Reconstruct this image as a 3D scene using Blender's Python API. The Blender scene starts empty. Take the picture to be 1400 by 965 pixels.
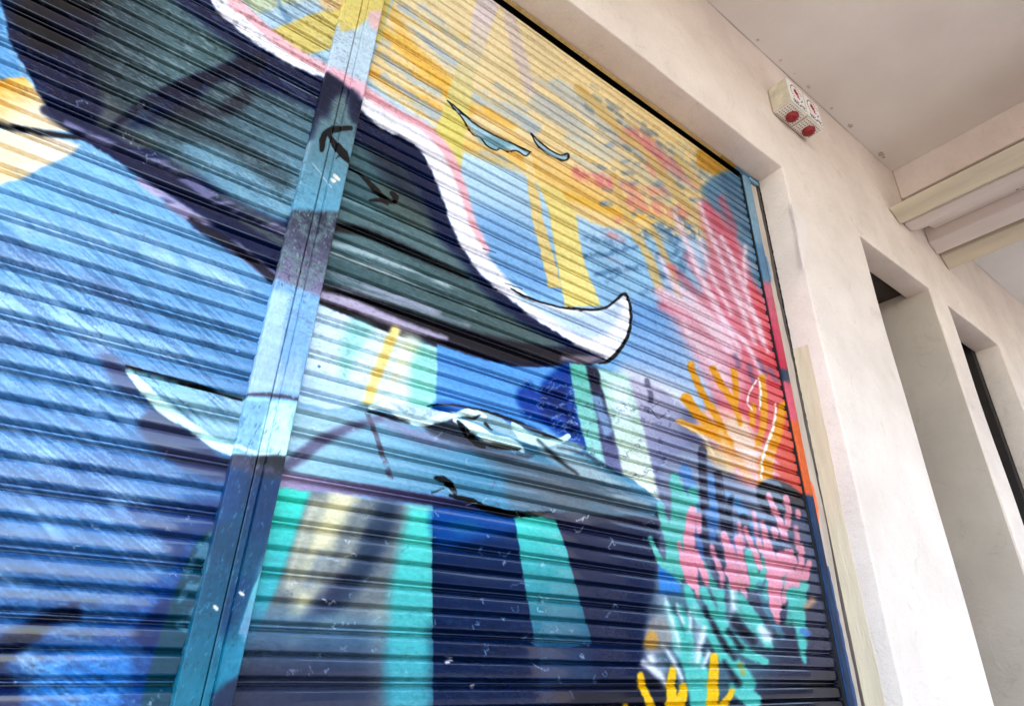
import bpy, bmesh, math, random
import numpy as np
from mathutils import Matrix, Vector
random.seed(7)
rng = np.random.default_rng(11)
scene = bpy.context.scene
COL = scene.collection
H = 1.45                      # eye height above the pavement; below, z is measured from the eye

# ------------------------------------------------------------------ camera frame
P0 = np.array([700.0, 482.5]); FPX = 821.802
AX = np.array([0.80567839, -0.28571275, -0.51889359])
AZ = np.array([0.0273335, 0.89298554, -0.44925462])
AZ = AZ / np.linalg.norm(AZ); AX = AX - AZ * (AX @ AZ); AX /= np.linalg.norm(AX)
AY = np.cross(AZ, AX)
R = np.stack([AX, AY, AZ])    # rows: world axes in camera space

cam_d = bpy.data.cameras.new('camera'); cam = bpy.data.objects.new('camera', cam_d); COL.objects.link(cam)
cam_d.sensor_width = 36; cam_d.lens = FPX / 1400 * 36; cam_d.clip_start = 0.02; cam_d.clip_end = 5000
M = Matrix([list(R[0]) + [0], list(R[1]) + [0], list(R[2]) + [H], [0, 0, 0, 1]])
cam.matrix_world = M
scene.camera = cam

def plane_point(u, v, Y=1.0):
    "point of the wall plane at depth Y for a position of the survey photo"
    d = R @ np.array([u - P0[0], -(v - P0[1]), -FPX]); d = d / d[1] * Y
    return d[0], d[2]

def sheet(X, Z):
    "mural drawing-sheet coordinates of a spot (X, Z) of the shutter plane"
    c = np.stack([R[0, i] * X + R[1, i] + R[2, i] * Z for i in range(3)])
    w = np.maximum(-c[2], 0.25)
    return P0[0] + FPX * c[0] / w, P0[1] - FPX * c[1] / w

# ------------------------------------------------------------------ object helpers
def tag(o, label=None, cat=None, group=None, kind=None):
    if label: o['label'] = label
    if cat: o['category'] = cat
    if group: o['group'] = group
    if kind: o['kind'] = kind
    return o

def thing(name, loc, label, cat, group=None):
    o = bpy.data.objects.new(name, None); COL.objects.link(o)
    o.empty_display_size = 0.1
    o.location = (loc[0], loc[1], loc[2] + H)
    return tag(o, label, cat, group)

def link(name, me, mat, parent=None, smooth=False):
    me.materials.append(mat)
    if smooth:
        me.polygons.foreach_set('use_smooth', [True] * len(me.polygons))
    o = bpy.data.objects.new(name, me); COL.objects.link(o)
    if parent: o.parent = parent
    return o

def base(parent):
    # world offset already held by the parents
    off = Vector((0, 0, 0)); p = parent
    while p: off += p.location; p = p.parent
    return off

def obj(name, verts, faces, mat, parent=None, smooth=False, bevel=0, seg=2):
    off = base(parent)
    me = bpy.data.meshes.new(name)
    me.from_pydata([(v[0] - off.x, v[1] - off.y, v[2] + H - off.z) for v in verts], [], faces)
    bm = bmesh.new(); bm.from_mesh(me)
    bmesh.ops.recalc_face_normals(bm, faces=bm.faces)
    bm.to_mesh(me); bm.free()
    o = link(name, me, mat, parent, smooth)
    if bevel:
        b = o.modifiers.new('bevel', 'BEVEL'); b.width = bevel; b.segments = seg
        b.limit_method = 'ANGLE'; b.angle_limit = math.radians(35)
    return o

def boxes(*bs):
    V, Fc = [], []
    for (x0, x1, y0, y1, z0, z1) in bs:
        n = len(V)
        V += [(x0, y0, z0), (x1, y0, z0), (x1, y1, z0), (x0, y1, z0), (x0, y0, z1), (x1, y0, z1), (x1, y1, z1), (x0, y1, z1)]
        Fc += [tuple(n + i for i in f) for f in ((0, 3, 2, 1), (4, 5, 6, 7), (0, 1, 5, 4), (1, 2, 6, 5), (2, 3, 7, 6), (3, 0, 4, 7))]
    return V, Fc

def prism(poly, axis, a, b):
    "extrude a closed 2-D outline along an axis; poly holds the two remaining coordinates in xyz order"
    def put(p, t):
        if axis == 'y': return (p[0], t, p[1])
        if axis == 'x': return (t, p[0], p[1])
        return (p[0], p[1], t)
    n = len(poly)
    V = [put(p, a) for p in poly] + [put(p, b) for p in poly]
    Fc = [tuple(range(n)), tuple(range(2 * n - 1, n - 1, -1))] + [(i, (i + 1) % n, n + (i + 1) % n, n + i) for i in range(n)]
    return V, Fc

def merge(*vf):
    V, Fc = [], []
    for v, f in vf:
        n = len(V); V += v; Fc += [tuple(n + i for i in q) for q in f]
    return V, Fc

def disc(cx, cy, cz, r, h, axis, n=20, dome=0.0):
    "round button standing h out of a surface along -axis"
    V, Fc = [], []
    rings = [(r, 0), (r, h * (1 - dome)), (r * .92, h * (1 - dome * .6)), (r * .7, h * (1 - dome * .25)), (r * .35, h * (1 - .05 * dome))] if dome else [(r, 0), (r, h)]
    for rr, hh in rings:
        for i in range(n):
            a = 2 * math.pi * i / n; c, s = rr * math.cos(a), rr * math.sin(a)
            if axis == 'y': V.append((cx + c, cy - hh, cz + s))
            else: V.append((cx + c, cy + s, cz - hh))
    for k in range(len(rings) - 1):
        for i in range(n):
            Fc.append((k * n + i, k * n + (i + 1) % n, (k + 1) * n + (i + 1) % n, (k + 1) * n + i))
    Fc.append(tuple(range((len(rings) - 1) * n, len(rings) * n)))
    return V, Fc

# ------------------------------------------------------------------ materials
def new_mat(name):
    m = bpy.data.materials.new(name); m.use_nodes = True
    nt = m.node_tree; b = nt.nodes['Principled BSDF']
    return m, nt, b

def node(nt, t, **kw):
    n = nt.nodes.new(t)
    for k, v in kw.items(): setattr(n, k, v)
    return n

def s2l(c):
    c = np.asarray(c, float) / 255.0
    return np.where(c <= .04045, c / 12.92, ((c + .055) / 1.055) ** 2.4)

def rgba(c): return tuple(float(x) for x in s2l(c)) + (1.0,)

def plaster(name, c1, c2, rough=0.85, bump=0.35, speck=0.0, grain=220, scale=2.2, stretch=(1, 1, 1)):
    m, nt, b = new_mat(name)
    L = nt.links.new
    geo = node(nt, 'ShaderNodeNewGeometry')
    mp = node(nt, 'ShaderNodeMapping'); mp.inputs['Scale'].default_value = stretch
    L(geo.outputs['Position'], mp.inputs['Vector'])
    n1 = node(nt, 'ShaderNodeTexNoise'); n1.inputs['Scale'].default_value = scale; n1.inputs['Detail'].default_value = 8; n1.inputs['Roughness'].default_value = .62
    L(mp.outputs[0], n1.inputs['Vector'])
    cr = node(nt, 'ShaderNodeValToRGB'); cr.color_ramp.elements[0].position = .34; cr.color_ramp.elements[1].position = .66
    cr.color_ramp.elements[0].color = rgba(c2); cr.color_ramp.elements[1].color = rgba(c1)
    L(n1.outputs['Fac'], cr.inputs['Fac'])
    n5 = node(nt, 'ShaderNodeTexNoise'); n5.inputs['Scale'].default_value = 14; n5.inputs['Detail'].default_value = 6; n5.inputs['Distortion'].default_value = 2.5
    L(mp.outputs[0], n5.inputs['Vector'])
    n2 = node(nt, 'ShaderNodeTexNoise'); n2.inputs['Scale'].default_value = grain; n2.inputs['Detail'].default_value = 4; n2.inputs['Roughness'].default_value = .7
    L(geo.outputs['Position'], n2.inputs['Vector'])
    col = cr.outputs['Color']
    if speck:
        r2 = node(nt, 'ShaderNodeValToRGB'); r2.color_ramp.elements[0].position = .26; r2.color_ramp.elements[1].position = .43
        r2.color_ramp.elements[0].color = (1 - speck,) * 3 + (1,); r2.color_ramp.elements[1].color = (1, 1, 1, 1)
        L(n2.outputs['Fac'], r2.inputs['Fac'])
        mx = node(nt, 'ShaderNodeMixRGB', blend_type='MULTIPLY'); mx.inputs['Fac'].default_value = 1
        L(col, mx.inputs['Color1']); L(r2.outputs['Color'], mx.inputs['Color2']); col = mx.outputs['Color']
        # faint hand smudges and scuffs
        n3 = node(nt, 'ShaderNodeTexNoise'); n3.inputs['Scale'].default_value = 9; n3.inputs['Detail'].default_value = 9; n3.inputs['Roughness'].default_value = .75; n3.inputs['Distortion'].default_value = 1.2
        L(geo.outputs['Position'], n3.inputs['Vector'])
        r3 = node(nt, 'ShaderNodeValToRGB'); r3.color_ramp.elements[0].position = .30; r3.color_ramp.elements[1].position = .44
        r3.color_ramp.elements[0].color = (.80, .79, .78, 1); r3.color_ramp.elements[1].color = (1, 1, 1, 1)
        L(n3.outputs['Fac'], r3.inputs['Fac'])
        m3 = node(nt, 'ShaderNodeMixRGB', blend_type='MULTIPLY'); m3.inputs['Fac'].default_value = .8
        L(col, m3.inputs['Color1']); L(r3.outputs['Color'], m3.inputs['Color2']); col = m3.outputs['Color']
    L(col, b.inputs['Base Color'])
    b.inputs['Roughness'].default_value = rough
    bp = node(nt, 'ShaderNodeBump'); bp.inputs['Strength'].default_value = bump; bp.inputs['Distance'].default_value = .002
    ad = node(nt, 'ShaderNodeMath', operation='ADD')
    ma = node(nt, 'ShaderNodeMath', operation='MULTIPLY_ADD'); L(n5.outputs['Fac'], ma.inputs[0]); ma.inputs[1].default_value = 2.2
    L(n1.outputs['Fac'], ad.inputs[0]); L(n2.outputs['Fac'], ad.inputs[1]); L(ad.outputs[0], ma.inputs[2])
    L(ma.outputs[0], bp.inputs['Height']); L(bp.outputs['Normal'], b.inputs['Normal'])
    return m

def plain(name, c, rough=.5, metal=0.0, var=.08, scale=30):
    m, nt, b = new_mat(name); L = nt.links.new
    geo = node(nt, 'ShaderNodeNewGeometry')
    n1 = node(nt, 'ShaderNodeTexNoise'); n1.inputs['Scale'].default_value = scale; n1.inputs['Detail'].default_value = 6
    L(geo.outputs['Position'], n1.inputs['Vector'])
    cr = node(nt, 'ShaderNodeValToRGB'); c = np.array(c, float)
    cr.color_ramp.elements[0].position = .3; cr.color_ramp.elements[1].position = .7
    cr.color_ramp.elements[0].color = rgba(c * (1 - var)); cr.color_ramp.elements[1].color = rgba(np.minimum(c * (1 + var), 255))
    L(n1.outputs['Fac'], cr.inputs['Fac']); L(cr.outputs['Color'], b.inputs['Base Color'])
    b.inputs['Roughness'].default_value = rough; b.inputs['Metallic'].default_value = metal
    return m

def mural_paint(name, stretch, rough=.16, coat=.4, bump=.22, spec=.14):
    "gloss paint brushed on sheet steel; colour comes from the painted mesh"
    m, nt, b = new_mat(name); L = nt.links.new
    at = node(nt, 'ShaderNodeAttribute', attribute_name='paint')
    geo = node(nt, 'ShaderNodeNewGeometry')
    mp = node(nt, 'ShaderNodeMapping'); mp.inputs['Scale'].default_value = stretch
    L(geo.outputs['Position'], mp.inputs['Vector'])
    n1 = node(nt, 'ShaderNodeTexNoise'); n1.inputs['Scale'].default_value = 130; n1.inputs['Detail'].default_value = 7; n1.inputs['Roughness'].default_value = .65; n1.inputs['Distortion'].default_value = .6
    L(mp.outputs[0], n1.inputs['Vector'])
    n2 = node(nt, 'ShaderNodeTexNoise'); n2.inputs['Scale'].default_value = 7; n2.inputs['Detail'].default_value = 5
    L(geo.outputs['Position'], n2.inputs['Vector'])
    hsv = node(nt, 'ShaderNodeHueSaturation')
    mr = node(nt, 'ShaderNodeMapRange'); mr.inputs['From Min'].default_value = .3; mr.inputs['From Max'].default_value = .7; mr.inputs['To Min'].default_value = .80; mr.inputs['To Max'].default_value = 1.18
    L(n1.outputs['Fac'], mr.inputs['Value']); L(mr.outputs[0], hsv.inputs['Value'])
    L(at.outputs['Color'], hsv.inputs['Color']); L(hsv.outputs['Color'], b.inputs['Base Color'])
    r2 = node(nt, 'ShaderNodeMapRange'); r2.inputs['From Min'].default_value = .3; r2.inputs['From Max'].default_value = .7; r2.inputs['To Min'].default_value = rough - .05; r2.inputs['To Max'].default_value = rough + .12
    L(n2.outputs['Fac'], r2.inputs['Value']); L(r2.outputs[0], b.inputs['Roughness'])
    b.inputs['Specular IOR Level'].default_value = spec; b.inputs['Coat Weight'].default_value = coat; b.inputs['Coat Roughness'].default_value = .05; b.inputs['Coat IOR'].default_value = 1.5
    bp = node(nt, 'ShaderNodeBump'); bp.inputs['Strength'].default_value = bump; bp.inputs['Distance'].default_value = .0012
    L(n1.outputs['Fac'], bp.inputs['Height']); L(bp.outputs['Normal'], b.inputs['Normal'])
    return m

# ------------------------------------------------------------------ the mural
ALB = .84; GAM = 1.34
_T = np.random.default_rng(5).random((256, 256))
def vnoise(x, y):
    xi = np.floor(x).astype(int); yi = np.floor(y).astype(int); fx = x - xi; fy = y - yi
    fx = fx * fx * (3 - 2 * fx); fy = fy * fy * (3 - 2 * fy)
    a = _T[xi & 255, yi & 255]; b = _T[(xi + 1) & 255, yi & 255]; c = _T[xi & 255, (yi + 1) & 255]; d = _T[(xi + 1) & 255, (yi + 1) & 255]
    return (a * (1 - fx) + b * fx) * (1 - fy) + (c * (1 - fx) + d * fx) * fy
def fbm(x, y, o=4):
    s = 0; a = .5; t = 0
    for k in range(o):
        s = s + a * vnoise(x * 2 ** k + 17.3 * k, y * 2 ** k + 5.1 * k); t += a; a *= .55
    return s / t
def sstep(a, b, x):
    t = np.clip((x - a) / (b - a + 1e-9), 0, 1); return t * t * (3 - 2 * t)

def spline(pts, closed, n=6):
    P = np.array(pts, float)
    if len(P) < 3: return P
    out = []; m = len(P)
    rngk = range(m) if closed else range(m - 1)
    for k in rngk:
        if closed: p0, p1, p2, p3 = P[(k - 1) % m], P[k], P[(k + 1) % m], P[(k + 2) % m]
        else: p0, p1, p2, p3 = P[max(k - 1, 0)], P[k], P[k + 1], P[min(k + 2, m - 1)]
        for i in range(n):
            t = i / n
            out.append(.5 * ((2 * p1) + (p2 - p0) * t + (2 * p0 - 5 * p1 + 4 * p2 - p3) * t * t + (3 * p1 - p0 - 3 * p2 + p3) * t ** 3))
    if not closed: out.append(P[-1])
    return np.array(out)

class Canvas:
    def __init__(s, U, V, X, Z):
        s.U, s.V, s.X, s.Z = U, V, X, Z
        s.C = np.zeros((len(U), 3)); s.seed = 0
        s.order = np.argsort(V, kind='stable'); s.Vs = V[s.order]
    def pick(s, P, pad):
        lo, hi = np.searchsorted(s.Vs, [P[:, 1].min() - pad, P[:, 1].max() + pad])
        ii = s.order[lo:hi]; u = s.U[ii]
        return ii[(u > P[:, 0].min() - pad) & (u < P[:, 0].max() + pad)]
    def mix(s, ii, col, a):
        a = a[:, None]; s.C[ii] = s.C[ii] * (1 - a) + np.asarray(col, float) * a
    def mask(s, ii, a, alpha, tex):
        a = a * alpha
        if tex:
            kind, sc, lo, hi = tex
            x, z = s.X[ii], s.Z[ii]; k = s.seed * 3.7
            if kind == 'h': n = fbm(x * sc * .12 + k, z * sc + k)          # dragged along the slats
            elif kind == 'd': n = fbm((x + z) * sc * .18 + k, (z - x * .6) * sc + k)   # slanting brush
            elif kind == 'D': n = fbm((x - z) * sc * .16 + k, (z + x * .75) * sc + k)
            elif kind == 'v': n = fbm(x * sc + k, z * sc * .15 + k)
            else: n = fbm(x * sc + k, z * sc + k)
            a = a * sstep(lo, hi, n)
        return a
    def shade(s, ii, col):
        """flat colour, or ('g', p0, c0, p1, c1): blend along a line"""
        if isinstance(col[0], str):
            _, p0, c0, p1, c1 = col
            d = np.array(p1, float) - p0
            t = np.clip(((s.U[ii] - p0[0]) * d[0] + (s.V[ii] - p0[1]) * d[1]) / (d @ d), 0, 1)[:, None]
            return np.array(c0, float) * (1 - t) + np.array(c1, float) * t
        return col
    def poly(s, pts, col, f=1.2, a=1.0, sm=True, wob=1.2, tex=None):
        s.seed += 1
        P = spline(pts, True) if sm else np.array(pts, float)
        ii = s.pick(P, f + 3 + wob * 2)
        if not len(ii): return
        u, v = s.U[ii].copy(), s.V[ii].copy()
        if wob:
            k = s.seed * 7.1
            u += wob * 2 * (fbm(s.U[ii] / 9 + k, s.V[ii] / 9, 2) - .5) ; v += wob * 2 * (fbm(s.U[ii] / 9 + k, s.V[ii] / 9 + 31, 2) - .5)
        dmin = np.full(len(ii), 1e9); ins = np.zeros(len(ii), bool)
        Q = np.roll(P, -1, 0)
        for (x0, y0), (x1, y1) in zip(P, Q):
            dx, dy = x1 - x0, y1 - y0; L = dx * dx + dy * dy + 1e-9
            t = np.clip(((u - x0) * dx + (v - y0) * dy) / L, 0, 1)
            dd = (u - x0 - t * dx) ** 2 + (v - y0 - t * dy) ** 2
            np.minimum(dmin, dd, out=dmin)
            if y0 != y1:
                c = ((y0 > v) != (y1 > v)) & (u < dx * (v - y0) / dy + x0); ins ^= c
        sd = np.sqrt(dmin); sd = np.where(ins, sd, -sd)
        al = s.mask(ii, sstep(-f, f, sd), a, tex)
        s.mix(ii, s.shade(ii, col), al)
    def line(s, pts, w, col, f=1.0, a=1.0, sm=True, wob=.8, tex=None):
        """brush line; w is a width or a list of widths along it"""
        s.seed += 1
        P = spline(pts, False) if sm else np.array(pts, float)
        ws = np.interp(np.linspace(0, 1, len(P)), np.linspace(0, 1, len(w)), w) if isinstance(w, (list, tuple)) else np.full(len(P), float(w))
        ii = s.pick(P, ws.max() / 2 + f + 3 + 2 * wob)
        if not len(ii): return
        u, v = s.U[ii].copy(), s.V[ii].copy()
        if wob:
            k = s.seed * 5.3
            u += wob * 2 * (fbm(s.U[ii] / 6 + k, s.V[ii] / 6, 2) - .5); v += wob * 2 * (fbm(s.U[ii] / 6 + k, s.V[ii] / 6 + 31, 2) - .5)
        best = np.full(len(ii), -1e9)
        for k in range(len(P) - 1):
            (x0, y0), (x1, y1) = P[k], P[k + 1]
            dx, dy = x1 - x0, y1 - y0; L = dx * dx + dy * dy + 1e-9
            t = np.clip(((u - x0) * dx + (v - y0) * dy) / L, 0, 1)
            d = np.sqrt((u - x0 - t * dx) ** 2 + (v - y0 - t * dy) ** 2)
            np.maximum(best, (ws[k] * (1 - t) + ws[k + 1] * t) / 2 - d, out=best)
        al = s.mask(ii, sstep(-f, f, best), a, tex)
        s.mix(ii, s.shade(ii, col), al)

NAVY = (14, 38, 96); INK = (12, 11, 14); TEAL = (78, 108, 106); WHITE = (250, 246, 250)

def paint(X, Z, post=False):
    U, V = sheet(X, Z)
    c = Canvas(U, V, X, Z)
    every = [(-900, -600), (2400, -600), (2400, 2600), (-900, 2600)]
    A = lambda pts, col, **k: c.poly(pts, col, **k)
    Ln = lambda pts, w, col, **k: c.line(pts, w, col, **k)
    big = dict(sm=False, wob=0)
    rng2 = random.Random(77)
    # ---- under-coats
    A(every, ('g', (700, 230), (198, 226, 242), (640, 470), (122, 182, 232)), f=1, **big)
    # left field of blues
    A([(-900, 100), (200, 60), (420, 300), (345, 560), (235, 965), (150, 2600), (-900, 2600)], ('g', (120, 260), (138, 198, 238), (60, 900), (22, 88, 162)), f=1, **big)
    A([(-900, -200), (60, -60), (20, 60), (30, 120), (-200, 160), (-900, 200)], (104, 176, 230), f=3, **big)
    for k, (p, w, a) in enumerate([([(-40, 330), (120, 380), (200, 450)], 34, .5), ([(40, 350), (150, 400), (205, 452)], 22, .6), ([(-40, 450), (110, 480), (190, 560)], 40, .55), ([(0, 560), (120, 600), (280, 660)], 44, .5), ([(-30, 640), (120, 690), (300, 690)], 40, .5), ([(-30, 720), (100, 760), (240, 760)], 46, .4)]):
        Ln(p, w, (84, 116, 172), f=9, a=a, tex=('D', 26, .3, .6))
    for k, (p, w, a) in enumerate([([(0, 300), (160, 335), (330, 400)], 30, .75), ([(100, 300), (240, 350), (370, 400)], 22, .7), ([(-20, 400), (90, 430), (150, 470)], 30, .8), ([(60, 440), (200, 470), (330, 505)], 30, .65), ([(-30, 510), (60, 520), (150, 560)], 34, .7), ([(-30, 590), (90, 640), (220, 700)], 32, .65), ([(-30, 690), (80, 720), (200, 740)], 36, .75), ([(-30, 780), (80, 800), (160, 860)], 30, .8), ([(20, 880), (70, 930), (120, 965)], 30, .6)]):
        Ln(p, w, (176, 216, 246), f=8, a=a * .85, tex=('D', 34, .42, .6))  # pale brush strokes, partly the gloss sheen put into the colour
    A([(-50, 560), (330, 640), (330, 700), (-50, 680)], (72, 108, 168), f=20, a=.45, tex=('d', 22, .4, .62))
    A([(175, 690), (330, 690), (300, 760), (270, 790), (220, 740)], (40, 66, 134), f=9, a=.75)
    # deep blue wedge and green edge at the lower right of the left shutter
    A([(190, 800), (235, 780), (280, 740), (280, 1000), (120, 1000), (150, 920), (135, 860), (170, 830)], (10, 84, 176), f=9, a=.95)
    A([(210, 830), (250, 800), (230, 860), (150, 960), (130, 930)], (6, 48, 122), f=8, a=.75, tex=('D', 20, .35, .6))
    A([(60, 905), (180, 890), (140, 990), (50, 990)], (40, 140, 232), f=10, a=.85)
    A([(290, 725), (300, 740), (250, 1000), (190, 1000), (215, 880), (262, 752)], (18, 92, 112), f=4, a=.9)
    A([(270, 730), (300, 745), (262, 880), (240, 860), (250, 790)], (110, 170, 200), f=3, a=.6, tex=('n', 60, .45, .62))
    Ln([(-20, 905), (30, 872), (68, 845), (100, 836)], [34, 30, 22, 24], (8, 26, 74), f=9, a=.92)  # shadow-like reflection of the person at the camera, painted in soft navy
    A([(-20, 920), (10, 918), (28, 950), (20, 980), (-20, 980)], (30, 46, 104), f=7, a=.85)
    # yellow beam far left
    A([(-300, 60), (0, 108), (36, 106), (70, 150), (102, 181), (50, 176), (0, 166), (-300, 120)], ('g', (0, 108), (252, 186, 60), (30, 160), (255, 234, 196)), f=2, sm=False)
    A([(-300, 130), (0, 176), (60, 184), (110, 198), (92, 214), (60, 228), (24, 246), (0, 252), (-300, 300)], ('g', (80, 190), (255, 240, 216), (0, 250), (255, 226, 172)), f=3, sm=False)
    Ln([(-60, 160), (10, 172), (62, 182), (120, 190)], [5, 7, 8, 5], (18, 20, 40), f=2)
    # ---- yellow glow of the upper right
    A([(380, -80), (900, -80), (1034, 250), (1025, 300), (985, 330), (945, 322), (905, 330), (860, 318), (800, 302), (765, 276), (735, 250), (690, 215), (655, 208), (610, 190), (560, 172), (520, 128), (488, 98), (470, 60)], ('g', (700, 30), (246, 222, 172), (820, 290), (248, 214, 146)), f=4, wob=5)
    A([(905, 230), (1000, 180), (1034, 250), (1036, 420), (990, 480), (900, 400), (850, 330)], (150, 184, 208), f=24, a=.45, tex=('n', 16, .4, .6))
    A([(498, 106), (530, 130), (570, 158), (600, 176), (594, 214), (572, 196), (540, 168), (500, 142)], (186, 216, 234), f=4, a=.95)
    for p, w, col, a in [([(522, 0), (542, 28), (560, 62), (598, 98), (628, 126)], 15, (252, 192, 72), .9), ([(508, 38), (540, 60), (575, 90), (612, 126), (642, 152)], 13, (252, 190, 70), .9), ([(504, 92), (536, 118), (576, 146), (602, 166)], 9, (252, 194, 84), .9), ([(505, 30), (540, 55), (590, 95), (640, 130)], 12, (250, 196, 70), .9), ([(500, 62), (560, 100), (640, 140), (700, 170)], 13, (253, 188, 62), .85), ([(505, 96), (570, 130), (660, 185), (730, 225)], 10, (252, 180, 60), .85),
                         ([(590, 182), (650, 205), (720, 230), (790, 262), (860, 300)], 18, (250, 196, 92), .85), ([(690, 190), (760, 230), (840, 270), (930, 300)], 20, (252, 200, 110), .8), ([(760, 262), (830, 285), (890, 300)], 12, (250, 190, 60), .9), ([(520, 10), (600, 40), (660, 60)], 8, (236, 200, 110), .8)]:
        Ln(p, w, col, f=6, a=a * .9, tex=('h', 40, .22, .5))
    for p, w, a in [([(548, 16), (580, 45), (620, 90)], 18, .85), ([(575, 10), (620, 50), (650, 75)], 10, .6), ([(520, 75), (560, 105), (600, 128)], 9, .8), ([(525, 108), (570, 140), (600, 158)], 14, .85), ([(490, 40), (530, 60)], 10, .6), ([(650, 130), (690, 150), (730, 175)], 18, .8), ([(680, 118), (720, 150)], 10, .6), ([(735, 140), (770, 160), (800, 185)], 24, .5), ([(760, 115), (800, 140), (850, 175)], 18, .55), ([(660, 208), (690, 218)], 8, .6), ([(780, 190), (830, 215)], 18, .4), ([(775, 215), (830, 238)], 12, .45), ([(640, 225), (690, 240)], 7, .4)]:
        Ln(p, w, (184, 200, 212), f=4, a=a, wob=3, tex=('h', 26, .32, .52))
    A([(740, 108), (900, 200), (960, 250), (900, 250), (800, 190), (740, 150)], (196, 196, 190), f=12, a=.75, tex=('h', 30, .42, .58))
    # row of little broken grey-blue dashes under the lintel
    rr = random.Random(8)
    for k in range(120):
        t = rr.random(); o = rr.uniform(0, 62)
        u = 798 + 215 * t - o * .45; v = 112 + 158 * t + o * .55 - 4
        if t < .2 and o > 45: continue
        l = rr.uniform(4, 11)
        Ln([(u, v), (u + l, v + l * .72)], rr.uniform(3, 5.5), rr.choice([(150, 164, 166), (160, 170, 172), (138, 158, 166), (180, 176, 166)]), f=2.4, a=rr.uniform(.4, .8), sm=False)
    for k in range(60):
        u = rr.uniform(820, 960); v = rr.uniform(195, 330)
        if v < 112 + (u - 798) * .735 + 20: continue
        Ln([(u, v), (u + rr.uniform(4, 14), v + rr.uniform(-2, 5))], rr.uniform(3, 7), rr.choice([(150, 170, 190), (130, 160, 188), (206, 190, 170)]), f=2.5, a=.6, wob=2)
    # pinks inside the glow
    for p, w, a in [([(860, 186), (885, 200), (900, 230)], 24, .75), ([(790, 235), (815, 245), (835, 250)], 16, .85), ([(845, 175), (875, 195), (930, 230)], 12, .6), ([(830, 250), (880, 262), (910, 262)], 14, .5), ([(860, 275), (900, 285), (935, 290)], 18, .6), ([(900, 215), (950, 250)], 16, .5), ([(845, 300), (870, 310)], 8, .6), ([(815, 345), (845, 358), (860, 370)], 9, .7), ([(830, 320), (850, 332)], 8, .6)]:
        Ln(p, w, (246, 140, 138), f=5, a=a, wob=3, tex=('n', 30, .25, .5))
    A([(955, 205), (985, 220), (1000, 240), (975, 238), (955, 225)], (226, 160, 40), f=3, a=.9)
    # blues
    A([(760, 345), (850, 330), (930, 330), (960, 380), (930, 430), (880, 440), (858, 400), (820, 400), (800, 360)], (150, 200, 232), f=12, a=.8)
    for p, w, a in [([(800, 350), (840, 345), (880, 335)], 6, .8), ([(800, 325), (850, 335)], 8, .5), ([(815, 375), (870, 365), (910, 380)], 7, .8), ([(880, 400), (920, 395)], 10, .5), ([(830, 385), (850, 372)], 5, .7), ([(880, 320), (905, 312), (925, 330)], 14, .7), ([(900, 350), (925, 345)], 10, .7), ([(930, 300), (950, 320)], 12, .7), ([(940, 345), (925, 380)], 12, .6)]:
        Ln(p, w, (92, 142, 186), f=3, a=a, wob=3, tex=('n', 40, .25, .5))
    A([(640, 290), (700, 300), (760, 340), (765, 400), (700, 395), (660, 350)], (112, 170, 228), f=22, a=.6)
    A([(862, 410), (960, 440), (990, 520), (935, 560), (850, 520), (862, 470)], ('g', (900, 430), (118, 172, 228), (930, 540), (186, 208, 238)), f=14, a=.95)
    A([(855, 500), (930, 530), (960, 570), (900, 560), (850, 530)], (236, 232, 236), f=14, a=.8)
    # ---- rays
    A([(655, -20), (690, -20), (662, 68), (648, 110), (634, 200), (626, 246), (600, 246), (588, 212), (606, 150), (626, 84), (640, 60)], ('g', (655, 20), (232, 214, 214), (610, 160), (232, 216, 116)), f=2, sm=False, a=.95)
    A([(686, 10), (702, 10), (724, 90), (732, 130), (720, 130), (700, 70)], (226, 206, 200), f=3, sm=False, a=.8)
    A([(714, 195), (726, 205), (740, 290), (756, 345), (768, 395), (750, 393), (738, 340), (724, 280)], ('g', (720, 200), (246, 216, 150), (758, 390), (238, 210, 130)), f=1.6, sm=False)
    A([(735, 248), (765, 258), (785, 290), (800, 360), (822, 418), (772, 420), (762, 360), (752, 300)], ('g', (755, 250), (246, 220, 130), (795, 410), (240, 222, 136)), f=1.6, sm=False)
    A([(626, 246), (634, 200), (625, 250), (626, 268), (604, 262), (600, 246)], (236, 214, 130), f=3, sm=False)
    for p, w in [([(838, 240), (862, 305), (885, 350), (904, 398)], [8, 12, 12, 11]), ([(885, 300), (905, 340), (926, 395), (935, 440)], [6, 9, 9, 7]), ([(865, 190), (900, 230), (930, 270), (962, 310), (985, 380)], [8, 13, 12, 10, 6]), ([(925, 215), (965, 265), (995, 310)], [8, 10, 6]), ([(790, 120), (830, 160), (865, 200)], [12, 14, 10])]:
        Ln(p, w, (230, 192, 116), f=2.5, a=.85)
    # ---- upper strip right of the whale on the left shutter
    A([(290, -60), (560, -60), (500, 110), (470, 128), (420, 100), (360, 70), (310, 20)], (182, 212, 230), f=2, **big)
    A([(355, -60), (560, -60), (480, 0), (400, 5)], (206, 204, 190), f=8, a=.7, sm=False)
    A([(300, -40), (330, 0), (352, 20), (420, -4), (430, -60)], (214, 216, 160), f=5, a=.7, sm=False)
    A([(362, 44), (420, 22), (462, 12), (478, -20), (540, -20), (520, 60), (470, 62), (414, 76)], (230, 208, 116), f=2, sm=False)
    A([(440, -30), (480, -40), (500, 10), (462, 14), (440, 10)], (250, 196, 120), f=5, a=.8)
    Ln([(380, 0), (386, 14), (394, 26)], [3, 6, 10], (120, 166, 200), f=2, a=.9)
    # ---- white and pink rim of the great whale
    rim = [(282, -40), (300, 0), (330, 30), (368, 62), (410, 90), (456, 112), (496, 140), (535, 168), (572, 188), (600, 222), (620, 268), (634, 312), (656, 350), (684, 384), (730, 424), (790, 458)]
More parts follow.
